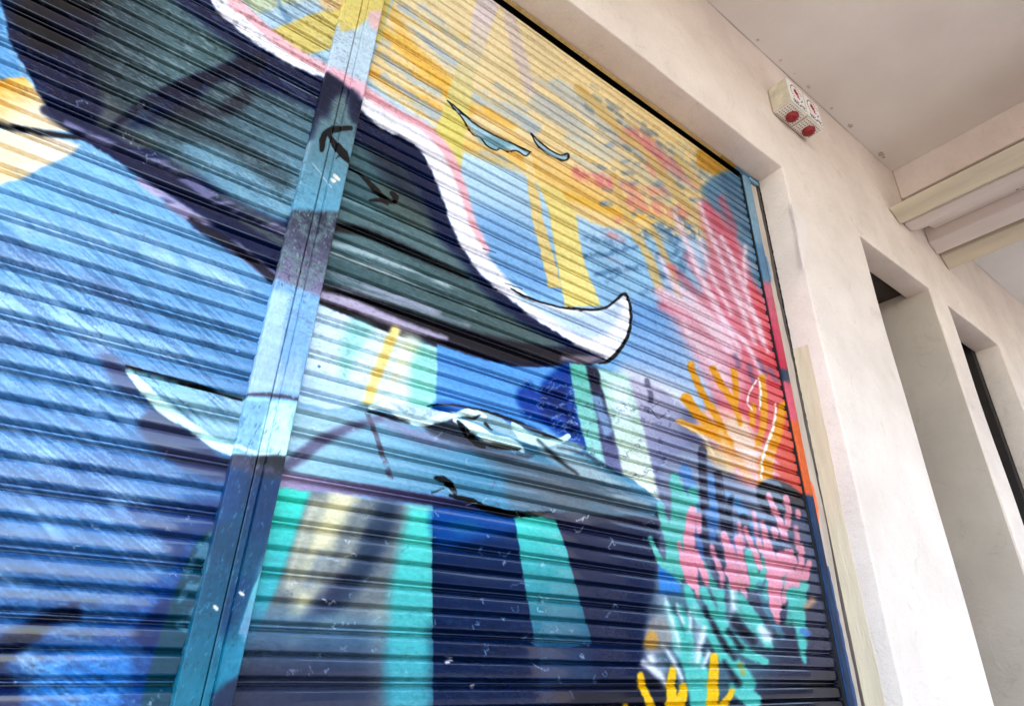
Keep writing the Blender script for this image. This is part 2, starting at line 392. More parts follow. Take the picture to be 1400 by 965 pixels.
    Ln([(p[0] + 8, p[1] - 8) for p in rim[:13]], [22, 24, 18, 16, 14, 14, 20, 22, 22, 22, 22, 18, 10], (252, 190, 196), f=3)
    Ln([(p[0] - 4, p[1] + 4) for p in rim], [24, 24, 24, 24, 22, 20, 22, 26, 28, 30, 30, 30, 30, 28, 26, 20], WHITE, f=3)
    A([(640, 345), (662, 360), (686, 384), (712, 398), (735, 412), (765, 420), (810, 424), (835, 418), (855, 402), (862, 412), (862, 440), (855, 466), (838, 488), (822, 496), (790, 478), (740, 445), (690, 400)], WHITE, f=1.2)
    A([(706, 402), (760, 424), (812, 428), (846, 412), (846, 436), (826, 458), (800, 462), (760, 440)], ('g', (740, 420), (178, 210, 234), (820, 450), (196, 216, 240)), f=7, a=.9)
    # ---- great whale
    A([(0, -80), (262, -60), (285, -6), (300, 18), (334, 50), (378, 80), (420, 100), (455, 116), (488, 148), (520, 176), (548, 188), (574, 206), (590, 234), (605, 270), (618, 312), (640, 352), (664, 382), (700, 412), (740, 442), (790, 472), (826, 490), (822, 495), (798, 500), (760, 502), (700, 502), (650, 492), (600, 478), (540, 460), (480, 436), (435, 414), (400, 394), (372, 386), (330, 352), (280, 322), (240, 290), (200, 250), (152, 214), (110, 190), (82, 168), (60, 140), (38, 100), (18, 66), (8, 30)], NAVY, f=2.2, wob=2)
    # grey-green flesh of the whale, in overlapping washes
    A([(60, -60), (190, -60), (236, 0), (272, 30), (316, 64), (322, 80), (296, 98), (255, 118), (208, 146), (172, 168), (150, 152), (120, 118), (96, 80), (84, 30)], ('g', (60, 60), (30, 36, 48), (240, 60), (90, 124, 128)), f=10)
    A([(300, 104), (335, 114), (380, 128), (428, 150), (456, 172), (446, 240), (400, 292), (384, 300), (330, 276), (270, 240), (215, 206), (180, 178), (215, 170), (262, 142)], ('g', (330, 110), (74, 100, 108), (380, 290), (122, 178, 198)), f=8)
    A([(150, 150), (180, 176), (240, 216), (300, 262), (380, 305), (400, 330), (330, 300), (250, 250), (180, 206), (130, 172)], (136, 140, 120), f=7, a=.6, tex=('d', 24, .35, .62))
    A([(110, 100), (150, 130), (175, 165), (140, 165), (112, 140)], (104, 110, 108), f=10, a=.7)
    A([(30, 50), (70, 40), (120, 90), (140, 150), (110, 165), (70, 130)], (26, 34, 84), f=8, a=.8)
    A([(20, 0), (120, -20), (130, 30), (90, 70), (40, 60)], (16, 18, 30), f=14, a=.85)
    A([(70, 20), (130, 20), (130, 50), (90, 50)], (28, 34, 86), f=10, a=.6)
    # dark curved fold
    Ln([(352, 88), (325, 94), (290, 104), (248, 118), (205, 138), (170, 162), (152, 176)], [26, 24, 20, 19, 16, 10, 6], (14, 28, 70), f=5)
    A([(240, 140), (300, 112), (345, 120), (330, 150), (280, 165), (225, 165)], (50, 52, 70), f=10, a=.75, tex=('n', 16, .3, .6))
    A([(200, 160), (260, 158), (330, 190), (400, 240), (380, 260), (300, 215), (220, 180)], (60, 74, 80), f=12, a=.55, tex=('h', 20, .3, .6))
    A([(250, 200), (300, 205), (360, 250), (400, 290), (350, 280), (290, 245)], (126, 178, 196), f=9, a=.75)
    # violet under-edge on the left shutter
    Ln([(62, 150), (110, 176), (160, 200), (205, 232), (260, 262), (330, 300), (400, 336)], [14, 22, 20, 24, 26, 22, 16], (40, 48, 92), f=4, a=.9)
    Ln([(90, 168), (140, 192), (190, 206), (240, 236), (310, 280), (392, 318)], [6, 10, 10, 12, 13, 10], (158, 150, 190), f=3, a=.75, tex=('d', 46, .42, .58))
    Ln([(190, 246), (240, 282), (300, 322), (360, 368), (395, 392)], [10, 16, 16, 14, 8], (198, 184, 216), f=3, a=.9, tex=('d', 40, .28, .55))
    Ln([(260, 300), (330, 345), (384, 390)], [6, 12, 12], (26, 24, 50), f=3, a=.85)
    Ln([(330, 300), (400, 340)], [8, 10], (96, 110, 112), f=3, a=.8)
    # right half of the whale's flesh
    A([(466, 196), (520, 208), (552, 230), (580, 276), (596, 322), (630, 362), (680, 416), (730, 452), (770, 474), (700, 474), (620, 458), (540, 432), (480, 408), (438, 392), (440, 330), (455, 260)], ('g', (480, 200), (76, 116, 124), (700, 460), (90, 116, 114)), f=7)
    A([(455, 290), (520, 300), (600, 330), (640, 370), (560, 350), (480, 330)], (112, 138, 138), f=8, a=.6)
    A([(500, 196), (545, 215), (575, 262), (590, 300), (560, 280), (530, 250)], (28, 32, 62), f=12, a=.6)
    A([(520, 250), (560, 270), (590, 300), (600, 320), (560, 310), (520, 280)], (98, 104, 90), f=9, a=.5)
    Ln([(456, 310), (500, 318), (560, 344), (640, 380)], [12, 12, 12, 4], (14, 16, 22), f=4, a=.9, tex=('h', 30, .25, .5))
    Ln([(450, 345), (520, 368), (600, 400), (650, 425)], [8, 10, 8, 4], (206, 222, 224), f=3, a=.7, tex=('h', 60, .42, .6))
    Ln([(440, 372), (520, 398), (600, 428)], [8, 9, 6], (176, 176, 196), f=3, a=.8, tex=('h', 50, .4, .6))
    Ln([(446, 330), (500, 346), (570, 372), (640, 404)], [6, 9, 9, 4], (196, 214, 216), f=3, a=.7, tex=('h', 60, .42, .58))
    Ln([(462, 268), (520, 290), (585, 318)], [5, 7, 4], (150, 190, 190), f=3, a=.6, tex=('h', 60, .4, .6))
    A([(434, 388), (520, 412), (620, 446), (700, 466), (780, 480), (815, 494), (760, 500), (690, 498), (620, 482), (540, 458), (470, 432), (432, 412)], ('g', (450, 400), (26, 22, 34), (720, 490), (44, 42, 56)), f=5)
    Ln([(432, 402), (480, 416), (550, 444), (610, 462)], [12, 15, 14, 5], (196, 182, 206), f=3.5, a=.95)
    Ln([(432, 386), (500, 402), (560, 420), (640, 446)], [6, 8, 8, 4], (184, 178, 196), f=3, a=.6, tex=('h', 60, .35, .6))
    Ln([(560, 462), (620, 482), (690, 497), (760, 500)], [4, 10, 10, 4], (26, 34, 82), f=3)
    Ln([(640, 415), (700, 444), (760, 470)], [6, 10, 4], (120, 128, 124), f=4, a=.5, tex=('h', 60, .4, .6))
    Ln([(770, 490), (800, 492), (822, 488)], [8, 12, 6], (170, 150, 160), f=4, a=.8)
    # ---- panel below the great whale
    A([(426, 412), (470, 430), (540, 458), (600, 476), (602, 572), (540, 566), (500, 552), (450, 560), (390, 545), (412, 470)], ('g', (430, 420), (214, 236, 250), (560, 500), (226, 246, 244)), f=2, sm=False)
    A([(418, 440), (500, 460), (500, 560), (395, 545)], (176, 216, 248), f=14, a=.5, tex=('h', 26, .35, .6))
    A([(560, 462), (602, 478), (602, 566), (560, 560)], (150, 232, 216), f=9, a=.9, sm=False)
    A([(480, 436), (510, 448), (490, 480), (470, 520), (465, 480)], (120, 214, 200), f=10, a=.5)
    Ln([(540, 452), (528, 480), (512, 520), (500, 562)], [14, 15, 15, 14], (250, 224, 134), f=4)
    A([(548, 455), (575, 465), (560, 500), (530, 530), (545, 480)], (250, 244, 206), f=9, a=.7)
    A([(598, 470), (650, 488), (700, 500), (770, 502), (784, 520), (800, 620), (740, 596), (680, 580), (620, 566), (596, 568)], (94, 170, 240), f=2, sm=False)
    A([(596, 548), (640, 556), (700, 572), (740, 590), (700, 592), (620, 570), (594, 570)], (14, 98, 206), f=5, a=.9)
    A([(706, 540), (716, 528), (724, 522), (734, 534), (744, 520), (756, 508), (782, 498), (788, 560), (806, 612), (776, 604), (742, 580), (716, 566)], (0, 74, 190), f=6)
    A([(735, 545), (760, 525), (780, 540), (790, 590), (770, 595), (745, 570)], (4, 44, 130), f=8, a=.8, tex=('n', 40, .4, .55))
    A([(778, 497), (802, 500), (812, 540), (822, 590), (834, 650), (806, 640), (800, 606), (790, 566), (784, 530)], ('g', (795, 500), (104, 206, 184), (820, 640), (170, 226, 220)), f=1.5, sm=False)
    A([(800, 500), (818, 504), (836, 570), (856, 650), (862, 690), (838, 690), (824, 620), (812, 550)], ('g', (810, 505), (40, 46, 80), (840, 640), (132, 134, 186)), f=2.5, sm=False)
    A([(808, 540), (822, 540), (838, 590), (826, 600)], (150, 190, 232), f=4, a=.8, sm=False)
    A([(816, 503), (862, 514), (880, 580), (896, 640), (906, 692), (862, 690), (850, 640), (834, 570)], ('g', (840, 510), (190, 232, 216), (880, 660), (228, 234, 216)), f=2.5, sm=False)
    A([(830, 520), (856, 520), (866, 570), (850, 580)], (236, 246, 250), f=7, a=.7, sm=False)
    A([(858, 512), (900, 528), (950, 566), (986, 610), (960, 660), (906, 690), (892, 640), (878, 580)], ('g', (880, 530), (206, 200, 222), (930, 640), (128, 134, 176)), f=3, sm=False)
    Ln([(884, 520), (890, 545), (884, 560)], 7, (90, 88, 124), f=2, a=.7, tex=('h', 80, .3, .5))
    Ln([(876, 555), (890, 560), (900, 572), (910, 566)], 1.2, (60, 60, 90), f=.8, a=.7)
    A([(940, 560), (985, 580), (1000, 612), (965, 620), (930, 590)], (120, 122, 160), f=9, a=.7)
    for k in range(60):
        u, v = rng2.uniform(716, 800), rng2.uniform(520, 606); p = [(u, v)]
        for q in range(4): p.append((p[-1][0] + rng2.uniform(-3, 5), p[-1][1] + rng2.uniform(-3, 3)))
        Ln(p, .9, (190, 206, 240), f=.6, a=.6, wob=0)
    for k in range(70):
        u, v = rng2.uniform(800, 930), rng2.uniform(540, 680); p = [(u, v)]
        for q in range(5): p.append((p[-1][0] + rng2.uniform(-3, 5), p[-1][1] + rng2.uniform(-3, 3)))
        Ln(p, 1.0, random.Random(k).choice([(90, 96, 150), (120, 160, 180), (240, 244, 250), (70, 76, 110)]), f=.6, a=.55, wob=0)
    # ---- lower panels
    A([(376, 664), (440, 672), (560, 690), (596, 694), (596, 1010), (300, 1010), (340, 860), (372, 770)], (128, 138, 142), f=2, **big)
    A([(560, 690), (596, 694), (596, 1100), (525, 1100), (522, 900), (534, 800), (548, 740)], ('g', (570, 700), (86, 224, 204), (570, 950), (70, 170, 182)), f=12, sm=False)
    for p, w, col, a in [([(470, 676), (440, 740), (420, 800), (400, 880)], [40, 34, 26, 16], (232, 222, 176), .9), ([(520, 690), (470, 780), (440, 860)], [14, 20, 16], (206, 200, 170), .7), ([(430, 690), (410, 740), (395, 800)], [14, 14, 10], (236, 230, 190), .7), ([(520, 840), (500, 900), (500, 960)], [24, 26, 20], (178, 190, 176), .7), ([(450, 830), (470, 900), (480, 970)], [26, 24, 20], (160, 176, 170), .6),
                         ([(530, 690), (515, 730), (490, 780), (450, 830)], [34, 40, 34, 30], (48, 70, 104), .8), ([(470, 790), (440, 830), (400, 860)], [16, 20, 20], (60, 66, 104), .7), ([(440, 760), (420, 800)], [14, 16], (86, 110, 150), .6)]:
        Ln(p, w, col, f=13, a=a, wob=2)
    A([(380, 660), (424, 672), (406, 726), (384, 790), (352, 862), (316, 960), (300, 960), (340, 800)], ('g', (395, 680), (66, 224, 200), (350, 850), (66, 176, 196)), f=6, sm=False)
    A([(300, 830), (520, 850), (520, 1100), (240, 1100)], ('g', (430, 850), (84, 140, 176), (430, 920), (46, 56, 92)), f=26, a=.8, sm=False)
    A([(592, 690), (708, 692), (718, 760), (738, 860), (752, 1100), (592, 1100)], ('g', (650, 690), (0, 70, 150), (650, 780), (10, 48, 104)), f=.9, sm=False, wob=.4)
    A([(596, 694), (700, 694), (706, 722), (640, 740), (600, 745)], (0, 92, 190), f=10, a=.85)
    A([(612, 716), (640, 712), (660, 722), (630, 732)], (16, 120, 176), f=7, a=.6)
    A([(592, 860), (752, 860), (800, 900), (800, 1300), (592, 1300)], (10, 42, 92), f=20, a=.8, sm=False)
    A([(740, 690), (905, 690), (905, 1300), (745, 1300)], ('g', (800, 700), (44, 52, 94), (800, 900), (14, 44, 100)), f=2, sm=False)
    A([(703, 706), (756, 703), (772, 742), (788, 800), (810, 880), (778, 884), (732, 882), (722, 820), (712, 756)], ('g', (735, 710), (74, 216, 200), (770, 880), (46, 112, 146)), f=1.2, sm=False, wob=.6)
    A([(730, 880), (800, 884), (820, 940), (740, 940)], (36, 84, 126), f=14, a=.6, sm=False)
    # ---- young whale: left fin on the left shutter
    A([(172, 498), (205, 512), (262, 528), (345, 546), (410, 550), (410, 650), (345, 632), (300, 606), (262, 580), (232, 556), (206, 530)], ('g', (220, 530), (150, 204, 214), (380, 590), (164, 200, 216)), f=1.5, sm=False)
    A([(206, 560), (250, 580), (300, 620), (340, 640), (330, 660), (250, 640), (190, 590)], (78, 74, 112), f=8, a=.8)
    A([(140, 480), (172, 500), (190, 530), (180, 540), (150, 520)], (86, 86, 128), f=8, a=.8)
    Ln([(176, 508), (198, 532), (226, 560), (258, 580), (292, 604), (318, 614)], [8, 15, 17, 10, 15, 18], (216, 250, 244), f=1.5)
    Ln([(172, 500), (205, 511), (262, 526), (330, 547)], [3, 6, 8, 5], INK, f=1, tex=('h', 60, .2, .4))
    Ln([(196, 542), (214, 562), (236, 578)], [2, 4, 2], (50, 50, 76), f=2, a=.5)
    # right of the post
    A([(384, 552), (440, 562), (500, 552), (540, 562), (575, 580), (602, 568), (640, 566), (690, 580), (735, 596), (775, 606), (806, 622), (860, 652), (905, 688), (895, 706), (840, 706), (770, 706), (690, 698), (640, 684), (600, 674), (550, 670), (480, 660), (380, 650)], ('g', (420, 590), (164, 206, 222), (640, 650), (86, 156, 190)), f=1.6, sm=False)
    A([(384, 560), (450, 566), (480, 575), (440, 600), (380, 606)], (178, 214, 224), f=8, a=.7)
    A([(640, 600), (720, 618), (800, 640), (890, 690), (880, 704), (800, 704), (740, 676), (680, 640)], (92, 104, 116), f=14, a=.8, tex=('h', 30, .25, .6))
    A([(700, 650), (800, 670), (860, 704), (760, 704), (700, 694)], (112, 124, 134), f=10, a=.7)
    A([(740, 615), (790, 625), (850, 660), (890, 690), (840, 680), (780, 645)], (186, 206, 208), f=7, a=.75, tex=('h', 40, .3, .55))
    Ln([(388, 640), (412, 622), (440, 602), (475, 586), (520, 572)], [12, 18, 16, 12, 6], (112, 104, 140), f=5, a=.85)
    Ln([(500, 560), (512, 590), (524, 625), (534, 652)], [7, 6, 7, 8], (108, 92, 112), f=1.2, a=.8, tex=('n', 60, .3, .5))
    A([(512, 568), (570, 575), (620, 600), (660, 612), (620, 614), (560, 600)], (150, 130, 168), f=8, a=.6, tex=('h', 50, .3, .55))
    A([(580, 580), (625, 572), (640, 590), (665, 610), (700, 618), (730, 622), (700, 628), (640, 612), (600, 598)], (70, 76, 94), f=4, a=.9)
    A([(628, 566), (664, 562), (700, 580), (740, 594), (780, 604), (800, 612), (770, 622), (720, 606), (670, 586)], (158, 196, 208), f=2)
    A([(506, 554), (522, 548), (545, 552), (575, 558), (606, 562), (626, 566), (612, 574), (590, 580), (570, 578), (548, 570), (526, 560)], (196, 222, 230), f=1.5)
    A([(520, 552), (560, 556), (600, 564), (590, 572), (560, 568)], (150, 176, 190), f=3, a=.6, tex=('n', 160, .42, .55))
    Ln([(507, 557), (526, 554), (542, 563), (558, 573), (574, 578), (590, 576), (606, 568), (622, 569)], [6, 10, 9, 8, 7, 9, 7, 4], (226, 250, 248), f=1)
    Ln([(616, 570), (636, 564), (652, 566), (664, 570)], [4, 10, 9, 4], (226, 250, 246), f=1)
    Ln([(622, 574), (650, 586), (672, 600), (700, 606), (716, 616)], [6, 12, 14, 11, 4], (220, 248, 246), f=1)
    Ln([(702, 580), (714, 594), (730, 602), (748, 606), (768, 602), (776, 597)], [8, 16, 13, 9, 8, 8], (208, 244, 240), f=1)
    Ln([(626, 576), (640, 592), (652, 604), (662, 610)], [4, 9, 10, 4], INK, f=1.2)
    Ln([(632, 571), (648, 572), (656, 568)], [2, 5, 2], (28, 28, 34), f=1.5, a=.8)
    Ln([(664, 580), (672, 588)], [5, 2], INK, f=1.5, a=.8)
    Ln([(650, 602), (680, 610), (712, 614)], [3, 7, 2], INK, f=1.2)
    Ln([(585, 556), (600, 553), (640, 557), (690, 571), (730, 588), (768, 603)], [1.5, 3, 2.5, 4, 5, 2], INK, f=1)
    Ln([(505, 562), (540, 572), (560, 578)], [3, 6, 2], (18, 20, 44), f=1.5, a=.8)
    Ln([(735, 602), (760, 625), (790, 648)], [3, 6, 3], (30, 36, 44), f=3, a=.8)
    Ln([(762, 612), (800, 622), (850, 650)], [2, 5, 2], (46, 50, 66), f=2, a=.6)
    A([(376, 644), (450, 654), (540, 668), (640, 686), (660, 698), (580, 690), (480, 676), (376, 664)], ('g', (400, 660), (176, 152, 186), (620, 690), (70, 70, 120)), f=3, a=.95)
    Ln([(595, 653), (606, 656), (616, 664), (622, 674)], [4, 10, 10, 6], INK, f=1)
    Ln([(590, 674), (606, 668)], 2, INK, f=1)
    Ln([(615, 678), (640, 684), (665, 695), (700, 703), (756, 702)], [4, 8, 9, 10, 5], INK, f=1)
    A([(752, 700), (830, 704), (900, 706), (905, 716), (760, 712)], (74, 74, 96), f=3, a=.9)
    # ---- dark rocks of the reef
    A([(905, 640), (960, 606), (1000, 640), (1040, 662), (1105, 690), (1130, 740), (1150, 850), (1180, 1100), (890, 1100), (880, 880), (896, 800), (902, 720)], ('g', (1000, 640), (144, 152, 180), (1040, 910), (62, 66, 98)), f=5)
    A([(760, 940), (900, 930), (1000, 960), (1180, 900), (1300, 1500), (700, 1500)], (34, 36, 66), f=16, **big)
    A([(985, 640), (1005, 646), (1035, 668), (1040, 700), (1000, 680), (980, 660)], (150, 154, 176), f=6, a=.8)
    # ---- rose fan coral
    A([(900, 396), (948, 420), (968, 350), (958, 282), (985, 272), (1010, 320), (1034, 380), (1048, 430), (1064, 480), (1084, 560), (1106, 690), (1060, 664), (1020, 660), (990, 610), (975, 540), (950, 480), (925, 440)], ('g', (950, 400), (236, 130, 150), (1090, 600), (250, 82, 92)), f=9, a=.96)
    A([(1020, 395), (1042, 400), (1064, 480), (1082, 556), (1108, 690), (1078, 680), (1060, 600), (1040, 500)], (252, 78, 92), f=9, a=.9)
    A([(960, 255), (1000, 232), (1026, 255), (1042, 330), (1044, 395), (1026, 372), (1012, 330), (986, 296), (968, 275)], (102, 150, 182), f=6, tex=('h', 30, .1, .3))
    A([(985, 240), (1010, 250), (1030, 300), (1020, 320), (1000, 280)], (70, 118, 160), f=6, a=.6, tex=('h', 40, .35, .55))
    for p, w in [([(964, 284), (985, 310), (1004, 345)], 10), ([(986, 272), (996, 295), (1004, 316)], 9), ([(915, 365), (940, 390), (966, 425)], 9), ([(906, 418), (940, 432), (975, 460)], 12), ([(940, 350), (962, 390), (984, 430)], 8), ([(950, 445), (985, 480), (1004, 500)], 14), ([(1000, 330), (1015, 370), (1030, 420)], 8), ([(975, 400), (1000, 440), (1025, 480)], 10)]:
        Ln(p, w, (240, 92, 116), f=6, a=.7, wob=1.5)
    for p, w in [([(922, 292), (940, 335), (960, 385), (985, 430), (1012, 480)], [4, 6, 8, 9, 4]), ([(956, 278), (972, 320), (992, 370), (1012, 420), (1034, 470)], [4, 5, 6, 7, 4]), ([(902, 352), (918, 385), (948, 410), (985, 450), (1010, 490)], [3, 6, 9, 8, 4]), ([(900, 398), (935, 415), (970, 445), (996, 480)], [6, 12, 14, 8]), ([(986, 322), (1002, 355), (1020, 400), (1044, 470)], [4, 6, 6, 3]), ([(1019, 338), (1018, 365), (1020, 392)], [4, 5, 3]), ([(935, 442), (950, 468), (975, 495), (990, 520)], [4, 7, 8, 5]), ([(957, 330), (975, 380), (1000, 430)], [3, 5, 4]), ([(990, 440), (1020, 470), (1046, 520)], [5, 6, 4]), ([(1005, 400), (1035, 440), (1050, 480)], [3, 5, 3])]:
        Ln(p, w, (250, 224, 234), f=3.5, a=.92, wob=1.5)
        Ln(p, [x * 2.6 for x in (w if isinstance(w, list) else [w])], (250, 206, 220), f=9, a=.28, wob=1.5)
    A([(945, 455), (990, 470), (1020, 520), (1005, 545), (970, 520)], (240, 190, 206), f=14, a=.6)
    for p in [[(1005, 486), (1010, 500)], [(1024, 500), (1030, 522)], [(1038, 495), (1046, 512)], [(1052, 505), (1062, 520)], [(1070, 508), (1082, 514)]]:
        Ln(p, 7, (120, 104, 150), f=3, a=.6)
    A([(905, 400), (950, 430), (985, 480), (1010, 540), (980, 540), (950, 490), (920, 440)], (248, 214, 226), f=16, a=.6)
    A([(1020, 540), (1075, 540), (1096, 640), (1060, 650), (1030, 600)], (252, 120, 116), f=14, a=.5)
    # ---- amber coral
    A([(962, 560), (1000, 560), (1030, 590), (1060, 640), (1046, 664), (1016, 660), (984, 620), (955, 590)], (250, 188, 170), f=8, a=.95)
    A([(990, 580), (1015, 570), (1030, 600), (1034, 640), (1015, 630)], (248, 224, 190), f=8, a=.7)
    am = (250, 166, 14)
    for p, w in [([(944, 498), (956, 528), (974, 560), (990, 590)], [8, 9, 10, 8]), ([(974, 504), (988, 528), (1004, 552), (1012, 580)], [9, 9, 9, 6]), ([(1003, 508), (1006, 530), (1006, 550)], [8, 9, 7]), ([(938, 544), (954, 566), (974, 584), (1000, 604)], [14, 12, 12, 8]), ([(928, 576), (950, 586), (972, 592), (1000, 612)], [6, 11, 12, 8]), ([(1042, 516), (1044, 545), (1044, 575), (1036, 610)], [9, 10, 10, 8]), ([(1070, 556), (1064, 585), (1050, 625), (1046, 660)], [12, 16, 20, 18]), ([(1030, 555), (1028, 580)], [8, 8])]:
        Ln(p, w, am, f=1.8, wob=1.2)
    for p, w in [([(990, 604), (1010, 630), (1024, 652)], [8, 10, 8]), ([(985, 590), (1000, 640)], [8, 8])]:
        Ln(p, w, (252, 190, 110), f=3, a=.8)
    A([(960, 610), (985, 615), (1005, 640), (985, 645)], (248, 200, 130), f=5, a=.8)
    A([(1076, 560), (1090, 580), (1108, 690), (1080, 676), (1062, 660), (1066, 620)], (250, 98, 80), f=5, a=.9)
    for p, w in [([(1038, 516), (1040, 540), (1038, 560)], [2, 3.5, 2]), ([(1061, 552), (1058, 580), (1050, 604), (1044, 625), (1041, 652)], [2, 3.5, 4.5, 4, 3]), ([(1034, 520), (1022, 545), (1028, 560)], [2, 2.5, 2])]:
        Ln(p, w, (255, 246, 240), f=1.2, a=.95)
    Ln([(925, 576), (960, 596), (975, 620)], [3, 4, 3], (250, 232, 190), f=2, a=.8)
    A([(1034, 672), (1040, 660), (1056, 654), (1075, 660), (1094, 674), (1104, 690), (1096, 706), (1060, 706), (1038, 690)], (66, 66, 78), f=3)
    A([(960, 640), (1000, 650), (1034, 690), (1040, 730), (1000, 740), (960, 720)], (128, 138, 166), f=12, a=.6)
    A([(905, 790), (960, 800), (1020, 830), (1060, 880), (1020, 950), (940, 960), (900, 900)], (96, 170, 176), f=26, a=.5)
    A([(1060, 700), (1110, 700), (1130, 780), (1090, 800), (1060, 760)], (92, 106, 140), f=10, a=.7)
    # ---- blue, slate and violet stalks
    for p, w, col in [([(936, 642), (946, 670), (950, 720)], [16, 16, 10], (86, 150, 218)), ([(972, 652), (976, 700), (978, 740)], [10, 12, 6], (86, 150, 222)), ([(996, 676), (1010, 690), (1020, 715)], [10, 14, 8], (98, 160, 214)), ([(1028, 720), (1034, 745)], [16, 14], (70, 140, 196)), ([(955, 715), (960, 760)], [10, 10], (88, 130, 200)), ([(1002, 730), (1012, 770)], [8, 8], (112, 140, 210)),
                      ([(960, 614), (963, 690), (968, 760)], [12, 11, 9], (72, 70, 100)), ([(982, 648), (988, 700), (994, 740)], [11, 12, 8], (78, 76, 106)), ([(1001, 678), (996, 700), (1000, 730)], [6, 9, 8], (66, 66, 98)), ([(968, 730), (980, 760), (985, 780)], [24, 20, 14], (76, 78, 112)), ([(1016, 708), (1022, 730)], [12, 10], (92, 90, 110)), ([(1066, 740), (1072, 755)], [18, 14], (72, 84, 122)), ([(1054, 710), (1064, 735)], [16, 16], (84, 94, 130))]:
        Ln(p, w, col, f=2, a=.92, tex=('v', 60, .1, .4))
    # ---- turquoise stalks upper
    tq = (100, 202, 186)
    for p, w in [([(922, 652), (930, 690), (928, 730), (920, 770)], [12, 26, 30, 20]), ([(902, 690), (910, 720), (918, 750)], [8, 12, 12]), ([(888, 734), (902, 762), (918, 790)], [5, 9, 18]), ([(948, 672), (946, 700)], [14, 12]), ([(938, 770), (926, 790)], [22, 16]), ([(1024, 756), (1030, 780), (1034, 800)], [12, 14, 14]), ([(1046, 760), (1044, 785), (1030, 800)], [10, 12, 12]), ([(1074, 788), (1078, 815)], [7, 8])]:
        Ln(p, w, tq, f=2, wob=1.5)
    # blue square glint left of the reef
    A([(900, 772), (916, 782), (930, 795), (932, 812), (902, 812)], (60, 146, 232), f=2.5, sm=False)
    for p, w, col in [([(960, 770), (975, 800), (990, 830)], [12, 12, 8], tq), ([(1000, 800), (1012, 830), (1030, 860)], [10, 12, 8], tq), ([(1040, 800), (1052, 835), (1070, 870)], [10, 12, 8], (92, 150, 170)), ([(1052, 790), (1050, 815)], [10, 10], tq), ([(1090, 800), (1080, 850)], [14, 10], tq), ([(968, 700), (975, 735)], [9, 9], (96, 150, 220)), ([(940, 720), (948, 760)], [8, 8], (120, 160, 220)), ([(1014, 770), (1018, 790)], [8, 8], tq)]:
        Ln(p, w, col, f=3, a=.85, wob=1.5)
    # ---- pink stalks
    pk = (246, 158, 176)
    for p, w in [([(946, 698), (942, 735), (946, 770), (956, 815)], [12, 16, 14, 5]), ([(955, 705), (956, 725)], [8, 8]), ([(928, 740), (936, 770), (946, 800)], [4, 10, 8]), ([(952, 755), (964, 785), (968, 798)], [10, 10, 5]), ([(990, 730), (998, 760), (1006, 800)], [10, 12, 14]), ([(1008, 735), (1014, 765), (1024, 800)], [8, 10, 6]), ([(1018, 722), (1030, 750), (1040, 775)], [6, 8, 8]), ([(1050, 676), (1056, 690), (1066, 712), (1076, 745), (1084, 770)], [7, 8, 9, 12, 12]), ([(1074, 680), (1078, 700), (1076, 720)], [8, 9, 8]), ([(1090, 698), (1092, 706)], [5, 7]), ([(1042, 714), (1048, 740), (1056, 775), (1062, 830)], [6, 10, 18, 16]), ([(1058, 724), (1062, 735)], [9, 8]), ([(1096, 746), (1094, 775), (1086, 800)], [7, 9, 14]), ([(1106, 770), (1100, 790), (1086, 810)], [8, 12, 12]), ([(1070, 765), (1078, 790)], [24, 22]), ([(1062, 800), (1060, 830), (1066, 850)], [18, 12, 6]), ([(998, 780), (1010, 800)], [14, 8])]:
        Ln(p, w, pk, f=1.8, wob=1.2)
    for p, w, col in [([(1080, 745), (1066, 742)], [10, 14], (72, 86, 124)), ([(1074, 790), (1076, 810)], [8, 9], (90, 180, 170)), ([(1012, 790), (1016, 805)], [7, 7], (226, 180, 150)), ([(1036, 740), (1040, 752)], [6, 6], (226, 190, 140))]:
        Ln(p, w, col, f=2, a=.85)
    for p, w in [([(972, 745), (984, 775), (990, 800)], [6, 8, 5]), ([(1030, 700), (1036, 735), (1046, 760)], [5, 7, 6]), ([(1010, 715), (1016, 745)], [5, 7]), ([(1088, 720), (1092, 750)], [6, 8]), ([(1000, 745), (1012, 780), (1020, 815)], [6, 9, 6]), ([(1080, 790), (1072, 820)], [10, 8])]:
        Ln(p, w, pk, f=2.2, wob=1.2, a=.9)
    # ---- turquoise stalks lower
    for p, w in [([(940, 805), (952, 835), (972, 865), (990, 895)], [10, 13, 12, 10]), ([(962, 806), (978, 840), (1000, 880)], [10, 11, 10]), ([(986, 810), (988, 840), (996, 870)], [9, 10, 12]), ([(1014, 815), (1030, 842), (1050, 880)], [8, 12, 10]), ([(912, 825), (922, 850), (932, 880), (950, 910), (960, 965)], [5, 12, 20, 28, 24]), ([(930, 830), (940, 855), (944, 880)], [6, 10, 10]), ([(1000, 870), (1020, 890), (1046, 905)], [14, 14, 8]), ([(985, 895), (1010, 915), (1026, 935)], [14, 18, 14]), ([(1086, 812), (1094, 850), (1100, 905)], [18, 16, 4]), ([(1100, 800), (1096, 830)], [10, 12]), ([(1010, 940), (1030, 958)], [20, 20]), ([(1040, 862), (1056, 885)], [10, 4]), ([(1020, 830), (1042, 850)], [8, 8])]:
        Ln(p, [x * 1.15 for x in w], (90, 206, 192), f=3, wob=1.5)
